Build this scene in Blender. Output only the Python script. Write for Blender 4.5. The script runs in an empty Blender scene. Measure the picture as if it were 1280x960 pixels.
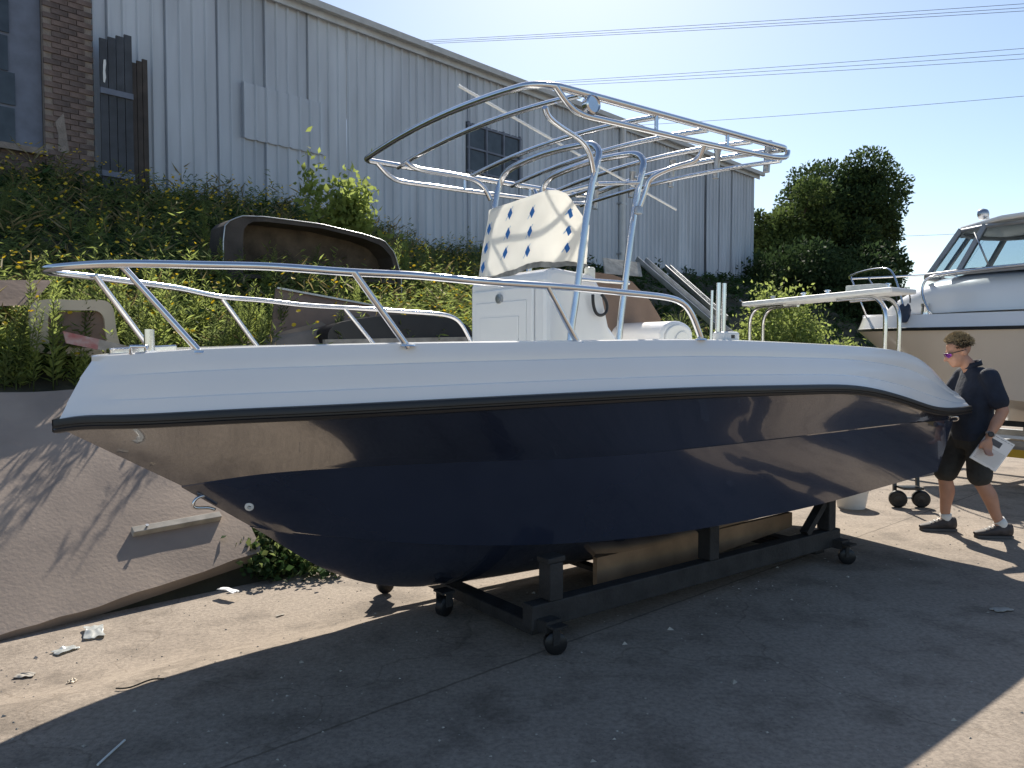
import bpy, bmesh, math, random
import numpy as np
from mathutils import Vector, Matrix
random.seed(7); np.random.seed(7)
R = math.radians
sc = bpy.context.scene
col = sc.collection

# ------------------------------------------------------------------ camera
EYE, F, PITCH = 1.55, 961.0, math.atan(40/961)
cd = bpy.data.cameras.new('camera'); cam = bpy.data.objects.new('camera', cd); col.objects.link(cam)
cam.location = (0, 0, EYE); cam.rotation_euler = (R(90)-PITCH, 0, 0)
cd.sensor_width = 36; cd.lens = F/1280*36; cd.clip_start = .05; cd.clip_end = 3000
sc.camera = cam
# ------------------------------------------------------------------ sky, sun, exposure
SUN_EL, SUN_AZ = R(40), R(5)            # azimuth clockwise from +Y
w = bpy.data.worlds.new('World'); sc.world = w; w.use_nodes = True
nt = w.node_tree; nt.nodes.clear()
sky = nt.nodes.new('ShaderNodeTexSky'); sky.sky_type = 'NISHITA'; sky.sun_disc = False
sky.sun_elevation = SUN_EL; sky.sun_rotation = SUN_AZ
sky.air_density = 1.0; sky.dust_density = .45; sky.ozone_density = 1.6
bg = nt.nodes.new('ShaderNodeBackground'); bg.inputs[1].default_value = .1
wo = nt.nodes.new('ShaderNodeOutputWorld')
nt.links.new(sky.outputs[0], bg.inputs[0]); nt.links.new(bg.outputs[0], wo.inputs[0])
ld = bpy.data.lights.new('sun', 'SUN'); ld.energy = 5.0; ld.angle = R(.53); ld.color = (1, .93, .82)
sun = bpy.data.objects.new('sun', ld); col.objects.link(sun)
SD = Vector((math.sin(SUN_AZ)*math.cos(SUN_EL), math.cos(SUN_AZ)*math.cos(SUN_EL), math.sin(SUN_EL)))
sun.rotation_euler = SD.to_track_quat('Z', 'Y').to_euler(); sun.location = (0, 0, 30)
sc.view_settings.view_transform = 'Standard'; sc.view_settings.look = 'None'
sc.view_settings.exposure = .54; sc.view_settings.gamma = 1

# ------------------------------------------------------------------ pixel helpers
CAM = np.array([0, 0, EYE])
def ray(x, y):
    dx = (x-640)/F; dy = -(y-480)/F
    return np.array([dx, math.cos(PITCH)+dy*math.sin(PITCH), -math.sin(PITCH)+dy*math.cos(PITCH)])
_gn = np.array([math.cos(R(53)), -math.sin(R(53)), 0]); _ga = np.array([math.sin(R(53)), math.cos(R(53)), 0]); _gb = np.array([-2.085, 3.546, 0])*.955
def yard_z(x, y):
    """yard level: flat, with a shallow dished fall towards the retaining wall"""
    p = np.array([x, y, 0.])-_gb; t = p@_gn; q = p@_ga
    f = min(1, max(0, (.05-t)/.75)); f = f*f*(3-2*f); g_ = min(1, max(0, (6.2-q)/1.5)); return -.16*f*g_*g_*(3-2*g_)
def ground(x, y, h=None):
    r = ray(x, y); z = 0.
    for _ in range(30 if h is None else 1):
        z = yard_z(*P[:2]) if _ else (h or 0.); P = CAM+r*((z-EYE)/r[2])
    return P
def at(x, y, Y):
    r = ray(x, y); return CAM+r*(Y/r[1])
class Frame:
    def __init__(s, B, ax):
        s.B = np.array([B[0], B[1], 0.]); ax = np.array(ax, float); ax /= np.linalg.norm(ax)
        s.a = np.array([ax[0], ax[1], 0]); s.n = np.array([ax[1], -ax[0], 0])
    def on_t(s, x, y, t):
        r = ray(x, y); k = (t+s.n@s.B-s.n@CAM)/(s.n@r); P = CAM+k*r
        return ((P-s.B)@s.a, t, P[2])
    def on_s(s, x, y, q):
        r = ray(x, y); k = (q+s.a@s.B-s.a@CAM)/(s.a@r); P = CAM+k*r
        return (q, (P-s.B)@s.n, P[2])
    def w(s, q, t, h=0.): return s.B+s.a*q+s.n*t+np.array([0, 0, h])

# ------------------------------------------------------------------ materials
MATS = {}
def mat(name, c, rough=.6, metal=0., var=.12, scale=6., bump=0., bscale=None, coat=0., spec=.5, transl=0., c2=None, detail=6., stretch=None):
    m = bpy.data.materials.new(name); m.use_nodes = True; MATS[name] = m
    t = m.node_tree; N = t.nodes; b = N['Principled BSDF']
    b.inputs['Roughness'].default_value = rough; b.inputs['Metallic'].default_value = metal
    b.inputs['Specular IOR Level'].default_value = spec
    b.inputs['Coat Weight'].default_value = coat; b.inputs['Coat Roughness'].default_value = .03
    tc = N.new('ShaderNodeTexCoord')
    nz = N.new('ShaderNodeTexNoise'); nz.inputs['Scale'].default_value = scale; nz.inputs['Detail'].default_value = detail
    if stretch:
        mp = N.new('ShaderNodeMapping'); mp.inputs['Scale'].default_value = stretch; t.links.new(tc.outputs['Object'], mp.inputs['Vector']); t.links.new(mp.outputs[0], nz.inputs['Vector'])
    else: t.links.new(tc.outputs['Object'], nz.inputs['Vector'])
    rp = N.new('ShaderNodeValToRGB')
    rp.color_ramp.elements[0].position = .3; rp.color_ramp.elements[1].position = .7
    lo = c2 if c2 else [max(0, v*(1-var)) for v in c]; hi = [min(1, v*(1+var)) for v in c] if not c2 else c
    rp.color_ramp.elements[0].color = (*lo, 1); rp.color_ramp.elements[1].color = (*hi, 1)
    t.links.new(nz.outputs['Fac'], rp.inputs[0]); t.links.new(rp.outputs[0], b.inputs['Base Color'])
    if bump:
        n2 = N.new('ShaderNodeTexNoise'); n2.inputs['Scale'].default_value = bscale or scale*6; n2.inputs['Detail'].default_value = 5
        t.links.new(tc.outputs['Object'], n2.inputs['Vector'])
        bp = N.new('ShaderNodeBump'); bp.inputs['Strength'].default_value = bump; bp.inputs['Distance'].default_value = .02
        t.links.new(n2.outputs['Fac'], bp.inputs['Height']); t.links.new(bp.outputs[0], b.inputs['Normal'])
        if coat: t.links.new(bp.outputs[0], b.inputs['Coat Normal'])
    if transl:
        tr = N.new('ShaderNodeBsdfTranslucent'); t.links.new(rp.outputs[0], tr.inputs[0])
        mx = N.new('ShaderNodeMixShader'); mx.inputs[0].default_value = transl
        out = N['Material Output']
        t.links.new(b.outputs[0], mx.inputs[1]); t.links.new(tr.outputs[0], mx.inputs[2]); t.links.new(mx.outputs[0], out.inputs[0])
    return m
mat('gelcoat', (.86, .85, .83), .22, var=.02, scale=2, coat=.35)
mat('liner', (.74, .74, .71), .4, var=.03)
mat('navy', (.023, .030, .056), .16, var=.10, scale=1.5, coat=1.0, bump=.05, bscale=2.2)
mat('rubber', (.012, .012, .013), .42, var=.2)
mat('steel', (.72, .72, .73), .16, 1., var=.05, scale=14)
mat('dullsteel', (.45, .46, .47), .38, 1., var=.15)
mat('blackplastic', (.018, .018, .02), .35, var=.2)
mat('film', (.88, .87, .83), .45, var=.02, transl=.7)
mat('print', (.03, .17, .50), .45, var=.05, transl=.25)
mat('print_pale', (.30, .50, .74), .45, var=.05, transl=.4)
mat('tape', (.30, .28, .24), .5, var=.5, scale=14)
mat('cradle', (.028, .026, .025), .7, var=.4, scale=9, bump=.3)
mat('ply', (.33, .20, .11), .7, var=.25, scale=5, bump=.2)
mat('rustpanel', (.06, .048, .04), .75, var=.35, scale=4, bump=.3)
mat('brownboard', (.22, .15, .11), .8, var=.2, scale=3, bump=.15)
mat('cardboard', (.27, .21, .16), .85, var=.15, scale=4)
mat('concrete_slab', (.40, .315, .25), .92, var=.3, scale=1.6, bump=.16, bscale=38, detail=12, c2=(.25, .20, .165))
mat('earth', (.10, .075, .052), .95, var=.4, scale=5, bump=.8, bscale=20)
mat('bankearth', (.05, .045, .025), .95, var=.5, scale=3, bump=.8, bscale=9)
mat('corrugated', (0.52, 0.56, 0.61), .55, 0., var=.13, scale=2.6, detail=10, stretch=(1, 1, .16))
mat('corrugated_pale', (0.55, 0.59, 0.635), .55, 0., var=.13, scale=2.6, detail=10, stretch=(1, 1, .16))
mat('corrugated_dark', (0.46, 0.5, 0.55), .55, 0., var=.13, scale=2.6, detail=10, stretch=(1, 1, .16))
mat('fascia', (.50, .50, .48), .6, var=.1)
mat('pvc', (.62, .63, .63), .45, var=.06)
mat('brick', (.17, .125, .108), .9, var=.3, scale=5, bump=.5)
mat('brick_dark', (.13, .10, .09), .9, var=.3, scale=5, bump=.5)
mat('mortar', (.26, .22, .19), .95, var=.2, scale=8, bump=.5)
mat('timber_blue', (.16, .18, .23), .7, var=.15, scale=5)
mat('darkdoor', (.055, .06, .07), .7, var=.3, scale=4)
mat('dirtyglass', (.05, .06, .07), .12, var=.3, scale=4)
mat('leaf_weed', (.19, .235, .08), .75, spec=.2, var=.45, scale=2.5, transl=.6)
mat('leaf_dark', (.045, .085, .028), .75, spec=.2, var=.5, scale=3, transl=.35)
mat('leaf_sunlit', (.30, .36, .10), .75, spec=.2, var=.35, scale=3, transl=.65)  # sun shining through the leaves is put into this lighter green
mat('leaf_tree', (.045, .075, .028), .75, spec=.2, var=.5, scale=1.2, transl=.35)
mat('leaf_tree2', (.10, .14, .04), .75, spec=.2, var=.4, scale=1.2, transl=.45)
mat('leaf_dry', (.34, .28, .13), .7, var=.3, scale=5, transl=.4)
mat('petal', (.80, .55, .03), .6, var=.1, transl=.35)
mat('bark', (.10, .075, .05), .9, var=.3, scale=8, bump=.6)
mat('paper', (.80, .80, .80), .6, var=.02)
mat('ink', (.08, .085, .10), .6, var=.1)
mat('skin', (.47, .25, .165), .5, var=.1, scale=14)
mat('shirt', (.014, .020, .036), .85, var=.3, scale=10, bump=.8, bscale=11)
mat('shorts', (.03, .03, .028), .85, var=.3, scale=10, bump=.8, bscale=12)
mat('sock', (.75, .74, .70), .9, var=.05)
mat('shoe', (.06, .05, .048), .7, var=.4, scale=20)
mat('sole', (.10, .09, .085), .8, var=.2)
mat('hair', (.075, .055, .035), .7, var=.5, scale=40)
mat('hair_tip', (.42, .33, .2), .6, var=.3, scale=40)
mat('lens', (.24, .05, .32), .1, .6, var=.2)
mat('bluebag', (.02, .035, .07), .6, var=.3, scale=12)
mat('yellow', (.62, .36, .03), .5, var=.1)
mat('galv', (.42, .43, .43), .45, .8, var=.2, scale=5)
mat('white_plastic', (.78, .78, .75), .5, var=.04)
mat('clear_plastic', (.66, .68, .66), .25, var=.15, scale=12, transl=.4)
mat('cream', (.62, .52, .38), .45, var=.1, scale=3)
mat('redpaint', (.42, .10, .09), .7, var=.5, scale=12, c2=(.50, .42, .38))
mat('oldplank', (.42, .38, .32), .8, var=.3, scale=8)
mat('wire', (.05, .05, .05), .6, var=.1)
mat('polewood', (.14, .10, .07), .9, var=.2)
mat('hull_shaded', (.66, .61, .54), .3, var=.05, scale=1.5, coat=.4)  # white hull; its shade is put into this beige grey base colour
mat('winframe', (.30, .31, .32), .4, .3, var=.1)
# glass
g = bpy.data.materials.new('glass'); g.use_nodes = True; MATS['glass'] = g
t_ = g.node_tree; b_ = t_.nodes['Principled BSDF']; b_.inputs['Base Color'].default_value = (.02, .025, .03, 1); b_.inputs['Roughness'].default_value = .03
tp = t_.nodes.new('ShaderNodeBsdfTransparent'); tp.inputs[0].default_value = (.80, .85, .88, 1)
mx = t_.nodes.new('ShaderNodeMixShader'); fr = t_.nodes.new('ShaderNodeLayerWeight'); fr.inputs[0].default_value = .2
ad = t_.nodes.new('ShaderNodeMath'); ad.operation = 'ADD'; ad.inputs[1].default_value = .04
pw = t_.nodes.new('ShaderNodeMath'); pw.operation = 'POWER'; pw.inputs[1].default_value = 3.; t_.links.new(fr.outputs['Facing'], pw.inputs[0]); t_.links.new(pw.outputs[0], ad.inputs[0]); t_.links.new(ad.outputs[0], mx.inputs[0])
t_.links.new(tp.outputs[0], mx.inputs[1]); t_.links.new(b_.outputs[0], mx.inputs[2]); t_.links.new(mx.outputs[0], t_.nodes['Material Output'].inputs[0])
# yard concrete
def yard():
    m = bpy.data.materials.new('yard'); m.use_nodes = True; MATS['yard'] = m
    t = m.node_tree; N = t.nodes; L = t.links.new; b = N['Principled BSDF']; b.inputs['Roughness'].default_value = .85
    tc = N.new('ShaderNodeTexCoord')
    def noise(s, d=6, rough=.55):
        n = N.new('ShaderNodeTexNoise'); n.inputs['Scale'].default_value = s; n.inputs['Detail'].default_value = d; n.inputs['Roughness'].default_value = rough
        L(tc.outputs['Object'], n.inputs['Vector']); return n.outputs['Fac']
    def ramp(f, p0, c0, p1, c1):
        r = N.new('ShaderNodeValToRGB'); e = r.color_ramp.elements
        e[0].position = p0; e[0].color = (*c0, 1); e[1].position = p1; e[1].color = (*c1, 1); L(f, r.inputs[0]); return r.outputs[0]
    def mul(a, c, f=1.):
        x = N.new('ShaderNodeMix'); x.data_type = 'RGBA'; x.blend_type = 'MULTIPLY'; x.inputs[0].default_value = f
        L(a, x.inputs[6]); L(c, x.inputs[7]); return x.outputs[2]
    base = ramp(noise(.7, 8), .3, (.285, .23, .18), .7, (.37, .305, .24))
    base = mul(base, ramp(noise(38, 3, .7), .35, (.72, .72, .72), .62, (1.08, 1.08, 1.08)))
    base = mul(base, ramp(noise(2.6, 9, .65), .34, (.62, .61, .60), .52, (1, 1, 1)))
    sp = N.new('ShaderNodeTexVoronoi'); sp.inputs['Scale'].default_value = 26; L(tc.outputs['Object'], sp.inputs['Vector'])
    base = mul(base, ramp(sp.outputs['Distance'], .05, (.55, .52, .5), .11, (1, 1, 1)))
    # oil stains
    base = mul(base, ramp(noise(.55, 3), .60, (1, 1, 1), .70, (.55, .54, .53)))
    # pale scuffs
    mxs = N.new('ShaderNodeMix'); mxs.data_type = 'RGBA'
    L(ramp(noise(7, 8, .75), .70, (0, 0, 0), .80, (.55, .55, .55)), mxs.inputs[0]); L(base, mxs.inputs[6]); mxs.inputs[7].default_value = (.45, .42, .38, 1)
    base = mxs.outputs[2]
    # fine cracks: warped cells
    wv = N.new('ShaderNodeTexNoise'); wv.inputs['Scale'].default_value = 1.3; wv.inputs['Detail'].default_value = 6; L(tc.outputs['Object'], wv.inputs['Vector'])
    va = N.new('ShaderNodeVectorMath'); va.operation = 'MULTIPLY_ADD'; va.inputs[1].default_value = (.9, .9, .9)
    L(wv.outputs['Color'], va.inputs[0]); L(tc.outputs['Object'], va.inputs[2])
    vo = N.new('ShaderNodeTexVoronoi'); vo.feature = 'DISTANCE_TO_EDGE'; vo.inputs['Scale'].default_value = .42; L(va.outputs[0], vo.inputs['Vector'])
    base = mul(base, ramp(vo.outputs['Distance'], .0008, (.72, .70, .67), .003, (1, 1, 1)))
    mpj = N.new('ShaderNodeMapping'); mpj.vector_type = 'POINT'; mpj.inputs['Rotation'].default_value = (0, 0, R(-42)); mpj.inputs['Location'].default_value = (0, -.12, 0); L(tc.outputs['Object'], mpj.inputs['Vector'])
    sj = N.new('ShaderNodeSeparateXYZ'); L(mpj.outputs[0], sj.inputs[0])
    wj = N.new('ShaderNodeMath'); wj.operation = 'MULTIPLY_ADD'; L(noise(9, 4), wj.inputs[0]); wj.inputs[1].default_value = .02; L(sj.outputs['Y'], wj.inputs[2])
    pj = N.new('ShaderNodeMath'); pj.operation = 'PINGPONG'; pj.inputs[1].default_value = 1.35; L(wj.outputs[0], pj.inputs[0])
    base = mul(base, ramp(pj.outputs[0], .004, (.55, .53, .50), .010, (1, 1, 1)))
    L(base, b.inputs['Base Color'])
    bp = N.new('ShaderNodeBump'); bp.inputs['Strength'].default_value = .5; bp.inputs['Distance'].default_value = .012
    L(noise(60, 5, .7), bp.inputs['Height']); L(bp.outputs[0], b.inputs['Normal'])
yard()

# ------------------------------------------------------------------ mesh helpers
def mesh_obj(name, V, Fc, m, parent=None, smooth=False, sharp=None, fixn=True, bevel=0., tris=False):
    me = bpy.data.meshes.new(name); me.from_pydata([tuple(map(float, v)) for v in V], [], [tuple(f) for f in Fc]); me.update()
    if fixn:
        bm = bmesh.new(); bm.from_mesh(me); bmesh.ops.recalc_face_normals(bm, faces=bm.faces); bm.to_mesh(me); bm.free()
    if smooth:
        me.polygons.foreach_set('use_smooth', [True]*len(me.polygons))
        if sharp: me.set_sharp_from_angle(angle=R(sharp))
    me.materials.append(MATS[m])
    o = bpy.data.objects.new(name, me); col.objects.link(o)
    if parent: o.parent = parent
    if bevel:
        b = o.modifiers.new('bevel', 'BEVEL'); b.width = bevel; b.segments = 2; b.limit_method = 'ANGLE'
    return o
def empty(name, loc=(0, 0, 0), rz=0.):
    o = bpy.data.objects.new(name, None); o.empty_display_size = .1; col.objects.link(o)
    o.location = tuple(map(float, loc)); o.rotation_euler = (0, 0, rz); return o
def tag(o, label=None, cat=None, group=None, kind=None):
    if label: o['label'] = label
    if cat: o['category'] = cat
    if group: o['group'] = group
    if kind: o['kind'] = kind
    return o
class MB:
    def __init__(s): s.V = []; s.F = []
    def add(s, V, Fc):
        o = len(s.V); s.V += [tuple(map(float, v)) for v in V]; s.F += [tuple(i+o for i in f) for f in Fc]; return s
    def box(s, c, size, ax=None):
        c = np.array(c, float); ax = np.eye(3) if ax is None else np.array(ax, float)
        V = [c+ax[0]*size[0]/2*i+ax[1]*size[1]/2*j+ax[2]*size[2]/2*k for i in (-1, 1) for j in (-1, 1) for k in (-1, 1)]
        return s.add(V, [(0, 1, 3, 2), (4, 6, 7, 5), (0, 4, 5, 1), (2, 3, 7, 6), (0, 2, 6, 4), (1, 5, 7, 3)])
    def beam(s, p, q, wd, hg, up=(0, 0, 1)):
        p = np.array(p, float); q = np.array(q, float); d = q-p; L = np.linalg.norm(d); d /= L
        y = np.cross(up, d); y /= np.linalg.norm(y); z = np.cross(d, y)
        return s.box((p+q)/2, (L, wd, hg), (d, y, z))
    def tube(s, P, r, seg=10, closed=False, cap=True):
        P = [np.array(p, float) for p in P]; n = len(P)
        r = [r]*n if np.isscalar(r) else list(r)
        T = [(P[(i+1) % n]-P[i-1]) if closed else (P[min(i+1, n-1)]-P[max(i-1, 0)]) for i in range(n)]
        T = [t/(np.linalg.norm(t)+1e-9) for t in T]
        u = np.cross(T[0], (0, 0, 1)); 
        if np.linalg.norm(u) < .1: u = np.cross(T[0], (1, 0, 0))
        u /= np.linalg.norm(u); V = []
        for i in range(n):
            u = u-T[i]*(u@T[i]); u /= np.linalg.norm(u)+1e-9; v = np.cross(T[i], u)
            for k in range(seg):
                a = 2*math.pi*k/seg; V.append(P[i]+r[i]*(u*math.cos(a)+v*math.sin(a)))
        Fc = []
        for i in range(n if closed else n-1):
            j = (i+1) % n
            for k in range(seg): Fc.append((i*seg+k, i*seg+(k+1) % seg, j*seg+(k+1) % seg, j*seg+k))
        if cap and not closed: Fc += [tuple(range(seg)), tuple((n-1)*seg+k for k in range(seg))]
        return s.add(V, Fc)
    def lathe(s, base, axis, prof, seg=16):
        base = np.array(base, float); axis = np.array(axis, float)/np.linalg.norm(axis)
        u = np.cross(axis, (0, 0, 1)); 
        if np.linalg.norm(u) < .1: u = np.cross(axis, (1, 0, 0))
        u /= np.linalg.norm(u); v = np.cross(axis, u); V = []; n = len(prof)
        for (r, h) in prof:
            for k in range(seg):
                a = 2*math.pi*k/seg; V.append(base+axis*h+max(r, 1e-4)*(u*math.cos(a)+v*math.sin(a)))
        Fc = [(i*seg+k, i*seg+(k+1) % seg, (i+1)*seg+(k+1) % seg, (i+1)*seg+k) for i in range(n-1) for k in range(seg)]
        Fc += [tuple(range(seg)), tuple((n-1)*seg+k for k in range(seg))]
        return s.add(V, Fc)
    def extrude(s, poly, d):
        n = len(poly); d = np.array(d, float); P = [np.array(p, float) for p in poly]
        return s.add(P+[p+d for p in P], [tuple(range(n)), tuple(range(n, 2*n))]+[(i, (i+1) % n, (i+1) % n+n, i+n) for i in range(n)])
    def build(s, name, m, parent=None, **k): return mesh_obj(name, s.V, s.F, m, parent, **k)
def spline(pts, n, closed=False):
    """cubic spline through points, chord-length parameter"""
    P = np.array(pts, float); d = np.r_[0, np.cumsum(np.linalg.norm(np.diff(P, axis=0), axis=1)**.7)]; m = len(P)
    A = np.zeros((m, m)); b = np.zeros_like(P); A[0, 0] = A[-1, -1] = 1; h = np.diff(d)
    for i in range(1, m-1):
        A[i, i-1] = h[i-1]; A[i, i] = 2*(h[i-1]+h[i]); A[i, i+1] = h[i]
        b[i] = 6*((P[i+1]-P[i])/h[i]-(P[i]-P[i-1])/h[i-1])
    M = np.linalg.solve(A, b); q = np.linspace(0, d[-1], n) if np.isscalar(n) else np.array(n)*d[-1]
    i = np.clip(np.searchsorted(d, q)-1, 0, m-2); x0 = (d[i+1]-q)/h[i]; x1 = (q-d[i])/h[i]
    x0 = x0[:, None]; x1 = x1[:, None]; hh = (h[i]**2)[:, None]/6
    return x0*P[i]+x1*P[i+1]+hh*((x0**3-x0)*M[i]+(x1**3-x1)*M[i+1])
def loft(rows):
    m = len(rows[0]); V = [p for r in rows for p in r]
    return V, [(i*m+j, i*m+j+1, (i+1)*m+j+1, (i+1)*m+j) for i in range(len(rows)-1) for j in range(m-1)]
def leaf_mesh(name, P, D, Lg, Wd, m, parent=None, curl=.15):
    """many small folded leaves as one mesh; P base, D direction (n,3)"""
    n = len(P); D = D/np.linalg.norm(D, axis=1)[:, None]
    rnd = np.random.normal(size=(n, 3)); S = np.cross(D, rnd); S /= np.linalg.norm(S, axis=1)[:, None]; U = np.cross(S, D)
    Lg = np.broadcast_to(Lg, n)[:, None]; Wd = np.broadcast_to(Wd, n)[:, None]
    v0 = P; v1 = P+D*Lg*.45+S*Wd*.5+U*Lg*curl*.5; v2 = P+D*Lg-U*Lg*curl*.3; v3 = P+D*Lg*.45-S*Wd*.5+U*Lg*curl*.5
    V = np.stack([v0, v1, v2, v3], 1).reshape(-1, 3)
    me = bpy.data.meshes.new(name); me.vertices.add(4*n); me.vertices.foreach_set('co', V.ravel())
    idx = np.arange(n)[:, None]*4
    tri = np.concatenate([idx+[0, 1, 2], idx+[0, 2, 3]], 1).ravel()
    me.loops.add(6*n); me.loops.foreach_set('vertex_index', tri)
    me.polygons.add(2*n); me.polygons.foreach_set('loop_start', np.arange(2*n)*3)
    me.update(calc_edges=True); me.validate()
    me.materials.append(MATS[m]); o = bpy.data.objects.new(name, me); col.objects.link(o)
    if parent: o.parent = parent
    return o
def copy_tree(o, parent=None):
    c = o.copy(); col.objects.link(c); c.parent = parent
    for ch in list(o.children): copy_tree(ch, c)
    return c
def sm(x, a, b):
    x = np.clip((x-a)/(b-a), 0, 1); return x*x*(3-2*x)

# ================================================================== SETTING
s_ = 400
gx = np.r_[-s_, -60, -20, -10, np.linspace(-7, 9, 81), 14, 25, 60, s_]; gy = np.r_[-s_, -60, -15, -5, np.linspace(-2, 14, 81), 20, 40, 90, s_]
ng = len(gy)
mesh_obj('ground', [(x, y, yard_z(x, y)) for x in gx for y in gy], [(i*ng+j, (i+1)*ng+j, (i+1)*ng+j+1, i*ng+j+1) for i in range(len(gx)-1) for j in range(ng-1)], 'yard', smooth=True)['kind'] = 'structure'
# bank behind the retaining slabs: coordinates k along, v back from the toe line
WK = Frame(ground(0, 808)[:2], ground(400, 722)[:2]-ground(0, 808)[:2])   # n points to the camera: v = -t
def wk(k, v, h=0.): return WK.w(k, -v, h)
def bank_h(k, v):
    k = np.asarray(k, float); v = np.asarray(v, float)
    face = np.interp(v, [0, .15, 1.95, 2.2, 8.4, 11, 16, 40], [-.27, -.20, 1.13, 1.34, 4.1, 4.2, 4.3, 4.6])
    low = np.interp(v, [0, 1.5, 4, 10, 16, 40], [-.25, .85, 1.6, 4.1, 4.3, 4.6])
    f = sm(k, 5.5, 10); h = face*(1-f)+low*f
    h = h*(1-.75*sm(k, 12, 17)*(1-sm(v, 3, 8)))
    return h+.06*np.sin(k*1.7+v*2.1)*sm(v, 2, 3.5)+.05*np.sin(k*3.1-v*1.3)*sm(v, 2, 3.5)
ks = np.linspace(-9, 34, 130); vs = np.r_[np.linspace(0, 12, 66), np.linspace(13, 40, 10)]
V = [wk(k, v, float(bank_h(k, v))+random.uniform(-.02, .02)*(v > 1.8)) for k in ks for v in vs]
nv = len(vs)
mesh_obj('embankment', V, [(i*nv+j, i*nv+j+1, (i+1)*nv+j+1, (i+1)*nv+j) for i in range(len(ks)-1) for j in range(nv-1)], 'bankearth', smooth=True)['kind'] = 'structure'

# leaning concrete retaining wall: one panel per pour, each its own part
rw = tag(empty('retaining_wall', wk(1, .4)), 'leaning stained concrete retaining slab at the foot of the weedy bank', 'wall')
org = np.array(rw.location)
def slab(k0, k1, lift0, lift1, top0, top1):
    # front face polygon laid on the slope, 9 cm thick
    def P(k, v, off=0): 
        th = R(37); b = wk(k, .12+v*math.cos(th)-off*math.sin(th), -.165+v*math.sin(th)+.0-off*0+off*math.cos(th)); return b-org
    mb = MB(); nx, ny = 26, 14; rows = []
    for j in range(ny+1):
        r = []
        for i in range(nx+1):
            f = i/nx; k = k0+(k1-k0)*f; lo = lift0+(lift1-lift0)*max(0, (f-.45)/.55)**1.1; hi = top0+(top1-top0)*f
            e = .006*math.sin(k*9.3)+random.uniform(-.006, .006) if j in (0, ny) else 0
            r.append(P(k, lo+(hi-lo)*j/ny+e, .06+.004*math.sin(k*1.3)*math.sin(j*.5)+random.uniform(-.0012, .0012)))
        rows.append(r)
    Vv, Ff = loft(rows); m = nx+1; n0 = len(Vv)
    back = [P(k0+(k1-k0)*i/nx, (lift0 if j == 0 else top0)+((lift1-lift0)*max(0, (i/nx-.45)/.55)**1.1 if j == 0 else (top1-top0)*i/nx), -.05) for j in (0, 1) for i in range(nx+1)]
    Vv = list(Vv)+back
    Ff += [(i, i+1, n0+i+1, n0+i) for i in range(nx)]
    Ff += [(ny*m+i, ny*m+i+1, n0+m+i+1, n0+m+i) for i in range(nx)]
    Ff += [tuple([j*m for j in range(ny+1)]+[n0+m, n0]), tuple([j*m+nx for j in range(ny+1)]+[n0+2*m-1, n0+m-1])]
    return mesh_obj('panel', Vv, Ff, 'concrete_slab', rw, smooth=True, sharp=35)
slab(-6.0, -1.32, 0, .02, 2.28, 2.27); slab(-1.30, 1.72, 0, .26, 2.27, 2.23)

# ================================================================== SHED
SH = Frame((.312*30, 30.), (-.681, -.732))      # from the far right corner towards the left; n -> away from camera?
if SH.n[1] > 0: SH.n = -SH.n                      # n towards the camera
def shpix(x, y, off=0.): q, t, h = SH.on_t(x, y, off); return q, h
HR = shpix(940, 218)[1]; HB = shpix(940, 356)[1]-.35
shed = tag(empty('shed', SH.w(11, 0, HB)), 'long grey corrugated iron shed on top of the weedy bank', 'shed')
so = np.array(shed.location)
def sw(q, off, h): return SH.w(q, off, h)-so
wx0, wy1 = shpix(584, 230); wx1, wy0 = shpix(650, 160)
wq = sorted([shpix(584, 200)[0], shpix(648, 200)[0]]); wh = (shpix(620, 222)[1], shpix(620, 166)[1])
pitch = .235; per = 4; sheet_w = pitch*per; q0 = 0.; idx = 0
def sheet(qa, qb, ha, hb, m, off=0., lean=0.):
    pts = []; b = math.floor(qa/pitch+1e-6)*pitch
    while b < qb:
        pts += [(b, 0), (b+.160, 0), (b+.178, .045), (b+.212, .045), (b+.230, 0)]; b += pitch
    pts = [(min(max(q, qa), qb+.006), d) for q, d in pts]+[(qb+.006, 0)]
    Vv = [sw(q, off+d, ha) for q, d in pts]+[sw(q+lean, off+d+.0, hb) for q, d in pts]; k = len(pts)
    return mesh_obj('sheet', Vv, [(i, i+1, k+i+1, k+i) for i in range(k-1)], m, shed)
SHL = shpix(120, 100)[0]
while q0 < SHL:
    q1 = q0+sheet_w; mm = random.choice(['corrugated', 'corrugated', 'corrugated_pale', 'corrugated_dark'])
    off = (idx % 2)*.005+random.uniform(0, .003); a_, b_c = max(q0, wq[0]), min(q1, wq[1])
    if a_ < b_c:
        if q0 < a_: sheet(q0, a_, HB, HR, mm, off)
        sheet(a_, b_c, HB, wh[0], mm, off); sheet(a_, b_c, wh[1], HR, mm, off)
        if b_c < q1: sheet(b_c, q1, HB, HR, mm, off)
    else: sheet(q0, q1, HB, HR, mm, off, lean=random.uniform(-.01, .01))
    q0 = q1; idx += 1
# loose lighter sheets patched over the wall
for (xa, ya, xb, yb) in [(300, 92, 405, 195)]:
    qa, ha = shpix(xb, yb); qb, hb = shpix(xa, ya); sheet(qb-(qb-qa), qb, ha, hb-.15, 'corrugated', .045)
# bent open sheet seam
qa, ha = shpix(880, 350); mb = MB(); mb.extrude([sw(qa, .02, HB), sw(qa-.07, .06, HB), sw(qa+.05, .03, HR-.5), sw(qa+.10, .02, HR-.5)], SH.n*.006); mb.build('loose_edge', 'darkdoor', shed)
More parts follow.
